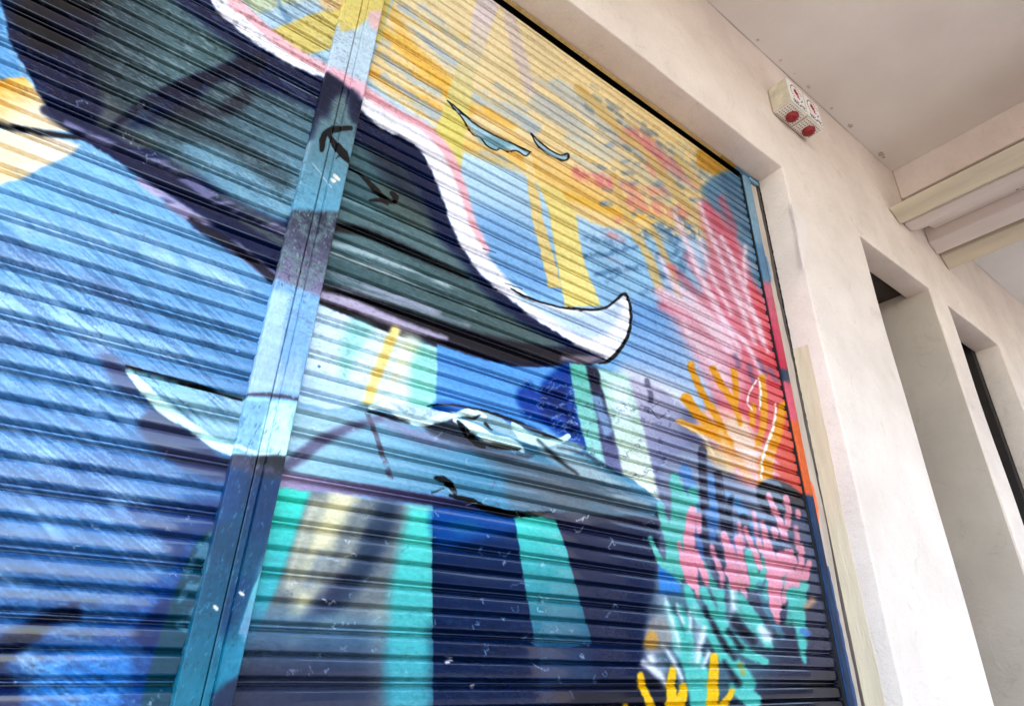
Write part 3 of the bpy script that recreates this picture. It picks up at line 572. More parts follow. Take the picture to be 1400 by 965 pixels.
    for p, w in [([(910, 818), (918, 845), (926, 870), (930, 885)], [2, 4, 5, 2]), ([(926, 826), (934, 850)], [2, 4]), ([(944, 836), (944, 860)], [3, 5]), ([(964, 858), (958, 880), (954, 905)], [7, 8, 5]), ([(1002, 808), (1004, 830)], [4, 6]), ([(1040, 858), (1050, 870)], [8, 12]), ([(906, 880), (922, 905), (936, 935)], [3, 6, 4]), ([(880, 905), (900, 920), (912, 935)], [8, 10, 5]), ([(890, 898), (894, 905)], [9, 7]), ([(970, 890), (962, 910)], [5, 6])]:
        Ln(p, w, (244, 244, 250), f=4, a=.9)
    for p, w in [([(905, 820), (915, 850), (925, 890)], 10), ([(950, 830), (958, 870)], 8), ([(1004, 815), (1000, 850)], 10), ([(955, 860), (950, 905)], 9), ([(1044, 862), (1050, 872)], 14), ([(890, 895), (905, 915)], 16)]:
        Ln(p, w, (226, 238, 244), f=9, a=.45)
    for p, w in [([(964, 830), (985, 870), (1004, 900)], [4, 8, 6]), ([(996, 860), (1014, 885)], [6, 8]), ([(990, 905), (1010, 935)], [6, 9]), ([(1006, 850), (1030, 875)], [14, 10]), ([(893, 935), (905, 945)], [14, 10])]:
        Ln(p, w, (38, 38, 66), f=4, a=.85)
    A([(886, 850), (905, 840), (920, 870), (905, 890), (884, 888)], (190, 180, 170), f=6, a=.7)
    A([(884, 866), (896, 862), (900, 884), (882, 884)], (226, 164, 60), f=3, a=.8)
    Ln([(1112, 820), (1104, 828)], 9, (226, 170, 130), f=4, a=.8)
    Ln([(1098, 862), (1104, 866)], 9, (80, 140, 220), f=3, a=.9)
    # ---- yellow coral at the foot
    ye = (252, 196, 8)
    for p, w in [([(875, 922), (882, 945), (896, 975)], [9, 11, 13]), ([(920, 914), (918, 940), (922, 980)], [9, 13, 24]), ([(976, 898), (976, 930), (974, 980)], [11, 15, 16]), ([(1000, 944), (992, 960), (976, 975)], [8, 11, 10]), ([(936, 938), (930, 960)], [10, 18]), ([(856, 965), (870, 985)], [8, 10])]:
        Ln(p, w, ye, f=2, wob=1.2)
    Ln([(1012, 908), (1016, 920)], 7, (200, 170, 60), f=3, a=.7)
    # ---- inked outlines
    Ln([(698, 395), (712, 403), (735, 412), (765, 420), (780, 421.5), (810, 423.5), (828, 420), (842, 410), (855, 401), (861, 415), (862.5, 440), (856, 464), (842, 484), (830, 494), (818, 497)], [1.5, 3, 2.5, 2.5, 4, 3.5, 3.5, 3, 4, 3.5, 4, 4.5, 6, 5, 2], INK, f=.8, wob=.6)
    for p in [[(660, 340), (678, 346)], [(690, 388), (714, 396)]]:
        Ln(p, [1.2, 2.4, 1], INK, f=.8, a=.85)
    # birds
    A([(612, 138), (632, 160), (650, 184), (656, 190), (666, 200), (680, 206), (692, 204), (704, 206), (718, 213), (724, 209), (700, 197), (680, 188), (656, 175), (636, 160), (625, 148)], (176, 212, 222), f=1, wob=.6)
    A([(652, 188), (690, 190), (700, 198), (680, 204), (664, 200)], (120, 172, 184), f=3, a=.7)
    Ln([(612, 138), (632, 162), (646, 184), (656, 188), (666, 200), (678, 206), (684, 203), (694, 207), (706, 206), (718, 213), (724, 209)], 1.8, INK, f=.7, wob=.4)
    Ln([(612, 138), (626, 149), (638, 160), (656, 174), (680, 187), (700, 196), (726, 208)], [1.4, 2, 3, 2.2, 2.4, 2.4, 1.6], INK, f=.7, wob=.4)
    A([(726, 182), (732, 194), (744, 205), (754, 213), (770, 219), (777, 212), (766, 212), (750, 204), (736, 194)], (160, 196, 208), f=1, wob=.5)
    Ln([(726, 182), (738, 194), (752, 205), (766, 212), (776, 210), (777, 216), (770, 219), (754, 213), (742, 205), (732, 195), (726, 182)], [1.5, 2.6, 2, 2, 2.5, 3, 2, 1.5, 2, 1.8, 1.4], INK, f=.7, wob=.4)
    # marks on the flank
    for p, w in [([(437, 210), (438, 196), (443, 187), (455, 182), (476, 181)], [7, 9, 8, 9, 6]), ([(446, 188), (456, 204), (466, 216), (475, 229)], [4, 10, 12, 3]), ([(474, 228), (492, 238), (510, 256), (526, 272), (540, 278)], [3, 4, 8, 7, 3]), ([(506, 274), (520, 274), (530, 279)], [3, 6, 3]), ([(536, 264), (541, 270), (540, 276)], [6, 8, 4]), ([(456, 222), (462, 217)], [1.5, 2])]:
        Ln(p, w, INK, f=.9, wob=.8)
    # light flecks and scribbles scratched into the lower half
    rr = random.Random(21)
    for k in range(230):
        if rr.random() < .6: u, v = rr.uniform(380, 900), rr.uniform(560, 960)
        else: u, v = rr.uniform(-20, 300), rr.uniform(120, 960)
        n = rr.randint(3, 6); p = [(u, v)]
        for q in range(n): p.append((p[-1][0] + rr.uniform(-4, 6), p[-1][1] + rr.uniform(-5, 5)))
        Ln(p, rr.uniform(.7, 1.3), rr.choice([(200, 214, 232), (230, 236, 240), (170, 190, 220), (170, 190, 220), (90, 96, 120)]), f=.6, a=rr.uniform(.3, .75), wob=0)
    for u, v in [(610, 905), (612, 903), (645, 937), (352, 676), (350, 700)]:
        Ln([(u, v), (u + rr.uniform(2, 6), v - rr.uniform(0, 2))], rr.uniform(2, 4), (244, 232, 232), f=.8, a=.95)

    if post is True:
        pe = [(200, -100), (560, -100), (560, 2000), (100, 2000)]
        A(pe, ('g', (480, 40), (196, 216, 226), (470, 110), (196, 214, 226)), f=1, **big)
        A([(440, -60), (560, -60), (520, 34), (500, 30), (484, 46), (462, 50)], (232, 208, 116), f=3, sm=False)
        A([(500, 24), (520, 22), (516, 46), (504, 42)], (240, 196, 190), f=3)
        A([(440, 96), (470, 106), (490, 118), (516, 122), (510, 140), (480, 136), (440, 112)], (250, 186, 196), f=4)
        A([(430, 106), (452, 110), (470, 122), (486, 140), (500, 150), (490, 190), (400, 190)], (28, 34, 76), f=4)
        A([(440, 150), (470, 130), (486, 180), (480, 240), (470, 310), (380, 310), (420, 200)], ('g', (460, 150), (106, 132, 134), (440, 285), (104, 170, 196)), f=8, sm=False)
        A([(436, 130), (450, 130), (446, 165), (434, 160)], (26, 34, 74), f=6, a=.8)
        A([(474, 128), (490, 140), (484, 172), (474, 160)], (30, 40, 84), f=6, a=.8)
        A([(380, 292), (480, 296), (452, 420), (350, 410)], ('g', (440, 300), (64, 70, 86), (400, 400), (150, 140, 176)), f=5, sm=False)
        A([(380, 292), (480, 296), (460, 400), (360, 400)], (120, 150, 150), f=6, a=.6, sm=False, tex=('n', 70, .45, .6))
        A([(370, 384), (440, 412), (445, 418), (410, 560), (320, 560), (350, 440)], (138, 188, 230), f=3, sm=False)
        A([(370, 400), (440, 420), (420, 540), (330, 540)], (196, 222, 246), f=6, a=.7, sm=False, tex=('v', 40, .4, .6))
        Ln([(330, 543), (370, 543), (410, 550)], 5, (96, 84, 104), f=1.5, a=.9, tex=('n', 90, .2, .5))
        A([(330, 546), (410, 552), (396, 640), (310, 640)], (166, 226, 238), f=1.5, sm=False)
        A([(330, 550), (366, 552), (356, 580), (352, 600), (346, 622), (315, 620)], (136, 190, 222), f=2, sm=False, a=.8)
        A([(366, 552), (400, 556), (390, 580), (394, 610), (390, 622), (350, 618), (358, 580)], (200, 244, 242), f=1.5, sm=False)
        Ln([(320, 612), (350, 622), (392, 624)], [6, 4, 3], (220, 248, 246), f=1.5)
        A([(310, 622), (350, 626), (395, 626), (384, 662), (340, 672), (300, 660)], (86, 84, 112), f=2.5, sm=False)
        A([(345, 628), (392, 628), (384, 660), (372, 668), (346, 650)], (44, 44, 50), f=4, a=.85, tex=('n', 60, .2, .5))
        A([(300, 640), (345, 650), (384, 656), (380, 760), (280, 760)], ('g', (340, 650), (40, 74, 124), (330, 760), (4, 84, 130)), f=7, sm=False)
        A([(300, 700), (372, 720), (330, 870), (345, 1400), (150, 1400), (240, 880)], ('g', (320, 740), (4, 84, 128), (280, 940), (10, 130, 158)), f=12, sm=False)
        A([(300, 640), (330, 645), (320, 700), (296, 720)], (18, 80, 150), f=8, a=.7, sm=False)
        A([(330, 660), (384, 660), (372, 730), (340, 740)], (8, 66, 124), f=10, a=.7, sm=False)
        A([(320, 790), (340, 800), (318, 850), (302, 868), (300, 840)], (4, 66, 130), f=7, a=.6)
        A([(372, 740), (360, 770), (340, 810), (322, 866), (345, 870), (368, 800)], ('g', (365, 750), (90, 220, 206), (330, 860), (110, 160, 196)), f=1.5, sm=False)
        A([(300, 880), (340, 868), (330, 930), (296, 930)], (36, 150, 184), f=9, a=.7, sm=False)
        A([(286, 950), (305, 934), (330, 918), (322, 1400), (270, 1400)], (36, 52, 96), f=5, a=.9, sm=False)
        for p, w in [([(437, 210), (438, 196), (443, 187), (455, 182), (476, 181)], [7, 9, 8, 9, 6]), ([(446, 188), (456, 204), (466, 216), (475, 229)], [4, 10, 12, 3]), ([(456, 222), (462, 217)], [1.5, 2])]:
            Ln(p, w, INK, f=.9, wob=.8)
        rr = random.Random(4)
        for k in range(420):
            t = rr.random(); v = 560 + 400 * t; u = 345 - .245 * (v - 560) + rr.uniform(-25, 50)
            l = rr.uniform(2, 7)
            Ln([(u, v), (u + l * .6, v - l)], rr.uniform(.7, 1.4), rr.choice([(90, 150, 190), (140, 186, 214), (60, 130, 170), (10, 50, 90)]), f=.6, a=rr.uniform(.25, .6), wob=0)
        for k in range(300):
            v = rr.uniform(290, 400); u = 470 - .245 * v + rr.uniform(-8, 66)
            Ln([(u, v), (u + rr.uniform(-2, 2), v + rr.uniform(1, 3))], rr.uniform(.9, 2), rr.choice([(180, 186, 200), (150, 166, 170), (40, 40, 54)]), f=.6, a=rr.uniform(.2, .5), wob=0)
        for u, v in [(455, 245), (452, 251), (458, 248), (327, 811), (292, 830)]:
            Ln([(u - 1.5, v), (u + 1.5, v + 2)], 4.5, (240, 226, 206), f=1, a=.95)
        Ln([(424, 229), (438, 246), (450, 262)], 1.2, (196, 206, 210), f=.6, a=.8, wob=0)
    elif post == 'rail':
        A([(900, -200), (1300, -200), (1300, 2000), (900, 2000)], (138, 178, 200), f=1, **big)
        A([(1020, 330), (1080, 350), (1060, 392), (1030, 384)], (90, 140, 180), f=8, a=.8, sm=False)
        A([(1000, 384), (1100, 392), (1090, 520), (1040, 520)], ('g', (1045, 400), (226, 110, 130), (1070, 500), (232, 44, 82)), f=4, sm=False)
        A([(1040, 504), (1100, 506), (1100, 526), (1050, 524)], (50, 84, 116), f=2, sm=False)
        A([(1040, 522), (1100, 524), (1110, 580), (1060, 580)], (236, 96, 116), f=3, sm=False)
        A([(1050, 576), (1120, 576), (1130, 677), (1080, 677)], (250, 108, 46), f=3, sm=False)
        A([(1080, 677), (1140, 677), (1400, 2000), (1100, 2000)], (22, 76, 128), f=1.5, sm=False)
        A([(1108, 690), (1124, 700), (1160, 900), (1170, 980), (1120, 980)], (14, 58, 108), f=3, a=.7, sm=False, tex=('v', 120, .4, .55))
    elif post == 'head':
        A([(-2000, -2000), (3000, -2000), (3000, 2000), (-2000, 2000)], (226, 188, 120), f=1, **big)
        ii = np.where(X > 1.70)[0]; c.C[ii] = (196, 150, 50)
        ii = np.where(X > 1.80)[0]; c.C[ii] = (122, 162, 190)
    # hand-mixed paint: slow drift of tone, and dry-brush along the slats
    n = fbm(X * 5, Z * 5, 4)[:, None]; m = fbm(X * 9 + 40, Z * 120, 3)[:, None]
    c.C *= 1 + .10 * (n - .5) * 2 * .6 + .05 * (m - .5) * 2
    reg = sstep(.42, .62, fbm(X * 3.1 + 9, Z * 3.7, 3)) * (.35 + .65 * sstep(560, 200, U + (V - 500) * .2))
    fl = sstep(.57, .72, fbm(X * 46 + 3, Z * 330 + X * 60, 3)) * reg * .42
    fd = sstep(.58, .72, fbm(X * 110 + 70, Z * 260 + 9, 3)) * reg * .40
    lum = c.C.mean(1, keepdims=True)
    if not post:
        # cross-hatched dry brush over the blues on the left
        hz = (.35 + .65 * sstep(.62, .42, Z)) * sstep(.95, .8, Z) * sstep(.19, .12, X - .02 * Z) * sstep(.66, .5, fbm(X * 6 + 2, Z * 7, 3) * .8 + .2 * (U < -50))
        h1 = fbm((X - .5 * Z) * 34, (Z + .62 * X) * 330, 3); h2 = fbm((X + .9 * Z) * 16 + 5, (Z - .25 * X) * 260 + 8, 3)
        hatch = sstep(.50, .60, h1) * .75 + sstep(.54, .63, h2) * .35
        blue = sstep(20, 60, c.C[:, 2] - c.C[:, 0]) * sstep(130, 180, c.C[:, 2])
        big_ = sstep(.42, .60, fbm((X - Z) * 3.2 + 11, (Z + .7 * X) * 13, 3))
        tgt = np.array((176, 214, 248.)) * big_[:, None] + np.array((112, 172, 222.)) * (1 - big_[:, None])
        k_ = (np.clip(hatch, 0, 1) * hz * blue * (.30 + .3 * sstep(.0, .35, Z)))[:, None]
        c.C = c.C * (1 - k_) + tgt * k_
        k2 = (sstep(.53, .64, fbm((X - .5 * Z) * 15 + 30, (Z + .62 * X) * 280 + 3, 3)) * hz * blue * .42)[:, None]
        c.C = c.C * (1 - k2) + np.array((44, 96, 152.)) * k2
    c.C += (np.minimum(c.C * .55 + 120, 250) - c.C) * (fl * np.where(lum[:, 0] < 235, 1, 0))[:, None]
    c.C *= 1 - (fd * .5)[:, None]
    return np.clip(c.C, 4, 253)


# ------------------------------------------------------------------ build
MAT = dict(
    wall=plaster('painted_render_wall', (231, 215, 201), (212, 195, 181), speck=.30, bump=.7, grain=190),
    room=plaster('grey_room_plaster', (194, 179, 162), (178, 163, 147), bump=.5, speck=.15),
    ceil=plaster('ceiling_paint', (230, 221, 211), (216, 205, 195), scale=1.1, bump=.25, grain=120),
    board=plaster('pale_board', (214, 200, 190), (202, 188, 178), bump=.15, stretch=(4, .5, 4)),
    tan=plaster('tan_board', (204, 190, 166), (184, 170, 148), bump=.2, stretch=(6, .6, 6)),
    cream=plaster('cream_paint_band', (214, 196, 166), (196, 178, 150), bump=.5, stretch=(5, 5, .6), scale=5),
    mortar=plaster('mortar', (192, 176, 158), (170, 154, 140), bump=.7, scale=8, stretch=(3, 3, .6)),
    patch=plaster('fresh_white_paint', (226, 212, 202), (214, 200, 190), bump=.4),
    black=plain('shadow_gap_black', (16, 14, 13), .9),
    door=plain('dark_brown_door', (34, 25, 20), .7),
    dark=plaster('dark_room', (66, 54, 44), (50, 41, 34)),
    stain=plain('grime', (186, 172, 162), .9),
    mural=mural_paint('mural_gloss_paint', (.6, 1, 1.3)),
    mural_post=mural_paint('mural_gloss_paint_post', (1.2, 1, .6), bump=.45, rough=.36, coat=.04, spec=.2),
    box=plaster('off_white_box_paint', (226, 218, 204), (214, 204, 190), bump=.1, scale=20),
    boxside=plain('aged_box_side', (196, 186, 164), .5),
    plate=plain('white_plate', (232, 226, 220), .4, var=.02),
    red=plain('red_lens', (128, 0, 8), .42, var=.1, scale=90),
    print=plain('dark_print', (50, 44, 44), .6),
    redprint=plain('red_print', (170, 20, 40), .6),
    pave=plaster('pavement', (112, 105, 98), (94, 88, 83), scale=3),
    screw=plain('painted_screw', (70, 120, 170), .35, metal=.3),
)
F, PIT, Z0 = .872, .0745, -.063
FLOOR = -H

# ---- setting
def sheet_obj(name, x0, x1, y0, y1, z, mat, kind='structure'):
    return tag(obj(name, [(x0, y0, z), (x1, y0, z), (x1, y1, z), (x0, y1, z)], [(0, 1, 2, 3)], mat), kind=kind)
sheet_obj('ground', -600, 600, -600, 600, FLOOR - .12, plaster('asphalt', (66, 65, 64), (54, 53, 53), scale=.4))
V, Fc = boxes((-8, 12, -4.3, 3, FLOOR - .3, FLOOR))
tag(obj('pavement', V, Fc, MAT['pave'], bevel=.01), kind='structure')

# ---- wall with its three openings, one rendered skin
MAINX0, MAINX1 = -.9, 1.955
xs_open = [(MAINX0, MAINX1, 1.818), (2.553, 3.275, 1.757), (3.468, 4.187, 1.735)]
X0, X1, ZT = -2.2, 7.5, 2.62
def fine(a, b, step=.045):
    n = max(1, int(round((b - a) / step))); return [a + (b - a) * i / n for i in range(n)]
xb = sorted({X0, X1, *[x for o in xs_open for x in o[:2]]}); zb = sorted({FLOOR, ZT, *[o[2] for o in xs_open]})
xg = sum([fine(a, b) for a, b in zip(xb, xb[1:])], []) + [X1]
zg = sum([fine(a, b) for a, b in zip(zb, zb[1:])], []) + [ZT]
def solid(x, z): return not any(a < x < b and z < t for a, b, t in xs_open)
nx, nz = len(xg) - 1, len(zg) - 1
S = [[solid((xg[i] + xg[i + 1]) / 2, (zg[j] + zg[j + 1]) / 2) for j in range(nz)] for i in range(nx)]
YB = {0: .985, 1: .985, 2: .999}
bm = bmesh.new(); vc = {}
def wv(i, j, back):
    k = (i, j, back)
    if k not in vc:
        x, z = xg[i], zg[j]
        if back: y = .985 if x < 3.4 else .999
        else:
            w = 1.0
            y = F + .0035 * math.sin(1.9 * x + 2.3 * z + 1) * math.sin(3.1 * z - x) + .0018 * math.sin(9 * x + 1.3) * math.sin(8 * z + 5 * x)
        dx = .0028 * math.sin(5.1 * z + 3 * i) * (0 if back else 1)
        dz = .0032 * math.sin(6.3 * x + 2 * j) * (0 if back else 1) if 0 < j < nz else 0
        edge = .5
        vc[k] = bm.verts.new((x + dx * edge, y, z + dz * edge + H))
    return vc[k]
for i in range(nx):
    for j in range(nz):
        if not S[i][j]: continue
        a, b2, c, d = (i, j), (i + 1, j), (i + 1, j + 1), (i, j + 1)
        bm.faces.new([wv(*a, 0), wv(*b2, 0), wv(*c, 0), wv(*d, 0)])
        bm.faces.new([wv(*d, 1), wv(*c, 1), wv(*b2, 1), wv(*a, 1)])
        for (p, q, ii, jj) in ((a, b2, i, j - 1), (b2, c, i + 1, j), (c, d, i, j + 1), (d, a, i - 1, j)):
            if not (0 <= ii < nx and 0 <= jj < nz) or not S[ii][jj]:
                bm.faces.new([wv(*q, 0), wv(*p, 0), wv(*p, 1), wv(*q, 1)])
bmesh.ops.recalc_face_normals(bm, faces=bm.faces)
me = bpy.data.meshes.new('render_skin'); bm.to_mesh(me); bm.free()
wall = thing('arcade_wall', (2.26, F, FLOOR), 'cream rendered arcade wall with square piers and deep lintels beside the painted shutters', 'wall')
off = base(wall)
for v in me.vertices: v.co -= off
skin = link('render_skin', me, MAT['wall'], wall, smooth=True)
bv = skin.modifiers.new('bevel', 'BEVEL'); bv.width = .0055; bv.segments = 3; bv.limit_method = 'ANGLE'; bv.angle_limit = math.radians(50)

# the shop behind the shutters, closed and dark
V, Fc = boxes((X0, 2.435, 2.6, 2.7, FLOOR, 2.619), (X0, X0 + .1, .9865, 2.598, FLOOR, 2.619))
obj('shop_shell', V, Fc, MAT['dark'], wall)
V, Fc = boxes((X0, X1, .8725, 2.9, 2.6215, 2.95)); obj('upper_floor', V, Fc, MAT['wall'], wall)
V, Fc = boxes((3.365, X1, 2.6, 2.7, FLOOR, 2.619), (X1 - .1, X1, .9995, 2.598, FLOOR, 2.619)); obj('shop_shell', V, Fc, MAT['dark'], wall)
# strips on the reveal next to the shutter
V, Fc = boxes((1.966, 2.05, .9855, 1.03, FLOOR, 1.80))
obj('inner_reveal', V, Fc, plaster('brown_reveal', (150, 134, 122), (136, 120, 110)), wall)
def ragged(y_or_x0, x1, zs, amp, seed):
    r = random.Random(seed); return [x1 + r.uniform(-amp, amp) for _ in zs]
zs = [FLOOR + (1.79 - FLOOR) * i / 90 for i in range(91)]
r = random.Random(3)
edge = [1.948 + .006 * math.sin(3 * z) + r.uniform(-.0025, .0025) for z in zs]
V = []; Fc = []
for z, e in zip(zs, edge):
    V += [(1.9075, .992, z), (e, .9905 + .002 * math.sin(11 * z), z), (e + .004, 1.02, z), (1.9075, 1.02, z)]
for k in range(90):
    a = 4 * k; b_ = a + 4
    Fc += [(a, a + 1, b_ + 1, b_), (a + 1, a + 2, b_ + 2, b_ + 1), (a + 2, a + 3, b_ + 3, b_ + 2), (a + 3, a, b_, b_ + 3)]
Fc += [(0, 3, 2, 1), (360, 361, 362, 363)]
obj('mortar_fillet', V, Fc, MAT['mortar'], wall, smooth=False)
# broken black joint between the reveal plaster and the mortar
V = []; Fc = []; zs3 = [.55 + 1.26 * i / 110 for i in range(111)]
for z in zs3:
    w_ = max(.0006, .0022 * min(1, (z - .5) * 1.4) + r.uniform(-.0009, .0012)); yc = .983 + r.uniform(-.0008, .0008)
    V += [(1.9535, yc - w_, z), (1.9535, yc + w_, z), (1.956, yc + w_, z), (1.956, yc - w_, z)]
for k in range(110):
    a = 4 * k; b_ = a + 4
    Fc += [(a, a + 1, b_ + 1, b_), (a + 3, a, b_, b_ + 3), (a + 1, a + 2, b_ + 2, b_ + 1)]
obj('open_joint', V, Fc, MAT['black'], wall)
# cream painted band on the reveal with a wandering edge
V = []; Fc = []; zs2 = [FLOOR + (1.02 - FLOOR) * i / 60 for i in range(61)]
for z in zs2:
    yo = .927 + .003 * math.sin(5 * z) + r.uniform(-.0012, .0012)
    V += [(1.9535, yo, z), (1.9535, .9835, z), (1.9563, .9835, z), (1.9563, yo, z)]
for k in range(60):
    a = 4 * k; b_ = a + 4
    Fc += [(a, a + 1, b_ + 1, b_), (a + 3, a, b_, b_ + 3), (a + 1, a + 2, b_ + 2, b_ + 1)]
Fc += [(240, 241, 242, 243), (0, 1, 2, 3)]
obj('cream_band', V, Fc, MAT['cream'], wall)

def surface_patch(name, pts, mat, parent, y=F, proud=.0016, n=5, jit=.004, seed=1):
    "thin skim of filler or paint with a ragged outline on the wall face"
    r = random.Random(seed); P = [plane_point(u, v, y) for u, v in pts]; out = []
    for (a, b2) in zip(P, P[1:] + P[:1]):
        for k in range(n):
            t = k / n; out.append((a[0] + (b2[0] - a[0]) * t + r.uniform(-jit, jit), a[1] + (b2[1] - a[1]) * t + r.uniform(-jit, jit)))
    V, Fc = prism(out, 'y', y - .004 - proud, y + .001)
    return obj(name, V, Fc, mat, parent)
surface_patch('filler_patch', [(1080, 280), (1084, 284), (1092, 292), (1099, 306), (1103, 322), (1100, 345), (1098, 372), (1094, 352), (1090, 325), (1085, 300)], MAT['patch'], wall, seed=2, jit=.003, proud=.0006)

# ---- room behind the second opening, dark recess and door in the third
room = thing('stair_room', (2.9, 1.2, FLOOR), 'dim grey plastered room seen through the opening next to the widest pier', 'room')
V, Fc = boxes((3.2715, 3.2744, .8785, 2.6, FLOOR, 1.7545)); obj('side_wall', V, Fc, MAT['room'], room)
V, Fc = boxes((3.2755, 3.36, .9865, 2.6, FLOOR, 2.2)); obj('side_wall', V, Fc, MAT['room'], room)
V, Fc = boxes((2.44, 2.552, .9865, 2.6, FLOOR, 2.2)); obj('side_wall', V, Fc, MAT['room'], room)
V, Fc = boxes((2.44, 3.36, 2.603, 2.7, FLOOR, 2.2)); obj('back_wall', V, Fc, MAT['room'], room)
V, Fc = boxes((2.5535, 3.2710, .9865, 2.599, 1.785, 1.9)); obj('room_ceiling', V, Fc, MAT['dark'], room)  # dark brown carries the shade inside the opening, put into the colour
door = thing('recessed_door', (3.83, 1.05, FLOOR), 'dark brown door set deep in the narrow farthest opening', 'door')
V, Fc = boxes((3.47, 4.185, 1.06, 1.10, FLOOR + .01, 1.9)); obj('door_leaf', V, Fc, MAT['door'], door, bevel=.004)
V, Fc = boxes((3.45, 3.50, 1.0005, 1.058, FLOOR, 1.95), (4.155, 4.21, 1.0005, 1.058, FLOOR, 1.95), (3.502, 4.153, 1.0005, 1.058, 1.86, 1.95))
obj('door_frame', V, Fc, MAT['door'], door, bevel=.004)
V, Fc = merge(boxes((3.585, 3.60, 1.02, 1.06, -.36, -.345), (3.585, 3.72, 1.008, 1.02, -.362, -.343)))
obj('handle', V, Fc, plain('handle_metal', (150, 146, 140), .3, 1), door, bevel=.003)

# ---- ceiling and beam
ceil = thing('arcade_ceiling', (1, -.4, 2.5), 'off white painted ceiling slab over the covered walkway', 'ceiling')
V, Fc = boxes((X0, 3.30, -4.0, .8705, 2.575, 2.75)); obj('slab', V, Fc, MAT['ceil'], ceil)
V, Fc = boxes((3.72, 7.5, -4.0, .8705, 2.40, 2.75)); obj('lower_slab', V, Fc, plaster('ceiling_far', (214, 210, 204), (204, 198, 192), scale=1.2), ceil)
beam = thing('ceiling_beam', (3.4, -.5, 2.1), 'boxed beam with pale and tan boards crossing the ceiling out from the wall', 'beam')
YE = -4.0; YW = F - .003
V, Fc = boxes((3.302, 3.70, YE, .8705, 2.374, 2.75)); obj('beam_core', V, Fc, MAT['wall'], beam, bevel=.006)
V, Fc = prism([(3.044, 2.172), (3.131, 2.1105), (3.188, 2.140), (3.188, 2.19), (3.086, 2.192)], 'y', YE, YW); obj('tan_board', V, Fc, MAT['tan'], beam, bevel=.004)
V, Fc = prism([(3.1935, 2.1355), (3.215, 2.128), (3.27, 2.129), (3.293, 2.139), (3.40, 2.196), (3.40, 2.25), (3.25, 2.25), (3.1935, 2.205)], 'y', YE, YW); obj('moulding', V, Fc, MAT['board'], beam, bevel=.008, seg=3)
V, Fc = prism([(3.403, 2.200), (3.51, 2.230), (3.51, 2.34), (3.403, 2.34)], 'y', YE, YW - .05); obj('recess_board', V, Fc, MAT['board'], beam, bevel=.003)
V, Fc = prism([(3.514, 2.164), (3.592, 2.1176), (3.612, 2.135), (3.612, 2.34), (3.514, 2.34)], 'y', YE, YW); obj('white_board', V, Fc, MAT['board'], beam, bevel=.004)
V, Fc = prism([(3.652, 2.130), (3.712, 2.066), (3.745, 2.09), (3.745, 2.395), (3.638, 2.36)], 'y', YE, YW); obj('tan_board', V, Fc, MAT['tan'], beam, bevel=.004)
V, Fc = disc(3.47, .42, 2.222, .006, .004, 'z', 12); obj('bolt_hole', V, Fc, MAT['black'], beam)
# stains where ceiling meets wall
r = random.Random(5); SV = []
for (u, v, s) in [(1036, 55, 5), (1067, 83, 5), (1086, 101, 3), (1107, 124, 6), (1138, 152, 5), (1165, 181, 8), (1208, 222, 9), (1215, 236, 4)]:
    d = R @ np.array([u - P0[0], -(v - P0[1]), -FPX]); d = d * (2.575 / d[2])
    rad = s * .0013 * d[0] / 2; pl = []
    if d[1] > .85: d = d * (.845 / d[1])
    for k in range(11):
        a = 2 * math.pi * k / 11; q = rad * r.uniform(.5, 1.2)
        pl.append((d[0] + q * 1.3 * math.cos(a), min(d[1] + q * math.sin(a), .858)))
    SV.append(prism(pl, 'z', 2.5735, 2.576))
V, Fc = merge(*SV); obj('grime_spots', V, Fc, MAT['stain'], ceil)

# ------------------------------------------------------------------ shutters
# one slat seen from the side, as (share of pitch from the top, stand-off in mm)
PROFILE_F = [(0, -3.4), (.010, -2.0), (.022, -1.0), (.038, -.35), (.055, -.05)]
PROFILE_F += [(.055 + .240 * k / 8, .3 * math.sin(math.pi * k / 8)) for k in range(1, 9)]
PROFILE_F += [(.308, -.12), (.320, -.4), (.331, -.95), (.340, -1.9), (.346, -3.1), (.349, -3.6), (.382, -9.6), (.386, -10.2), (.389, -14.5), (.404, -14.5), (.407, -9.4), (.410, -8.8), (.437, -3.5), (.440, -3.0), (.450, -1.5), (.464, -.6), (.480, -.05)]
PROFILE_F += [(.480 + .250 * k / 8, .3 * math.sin(math.pi * k / 8)) for k in range(1, 9)]
PROFILE_F += [(.743, -.12), (.755, -.4), (.766, -.95), (.775, -1.9), (.781, -3.1), (.784, -3.6), (.819, -9.9), (.822, -10.5), (.826, -14.5), (.840, -14.5), (.844, -7.5), (.853, -4.8), (.866, -3.4), (.884, -3.2), (.898, -4.4), (.906, -7), (.910, -14.5), (.944, -14.5), (.949, -10), (.975, -6.5)]
PROFILE_C = [(0, -5), (.02, -.5), (.335, -.5), (.352, -9), (.40, -7.5), (.452, -.5), (.78, -.8), (.80, -11), (.87, -3.5), (.94, -11), (.99, -9)]

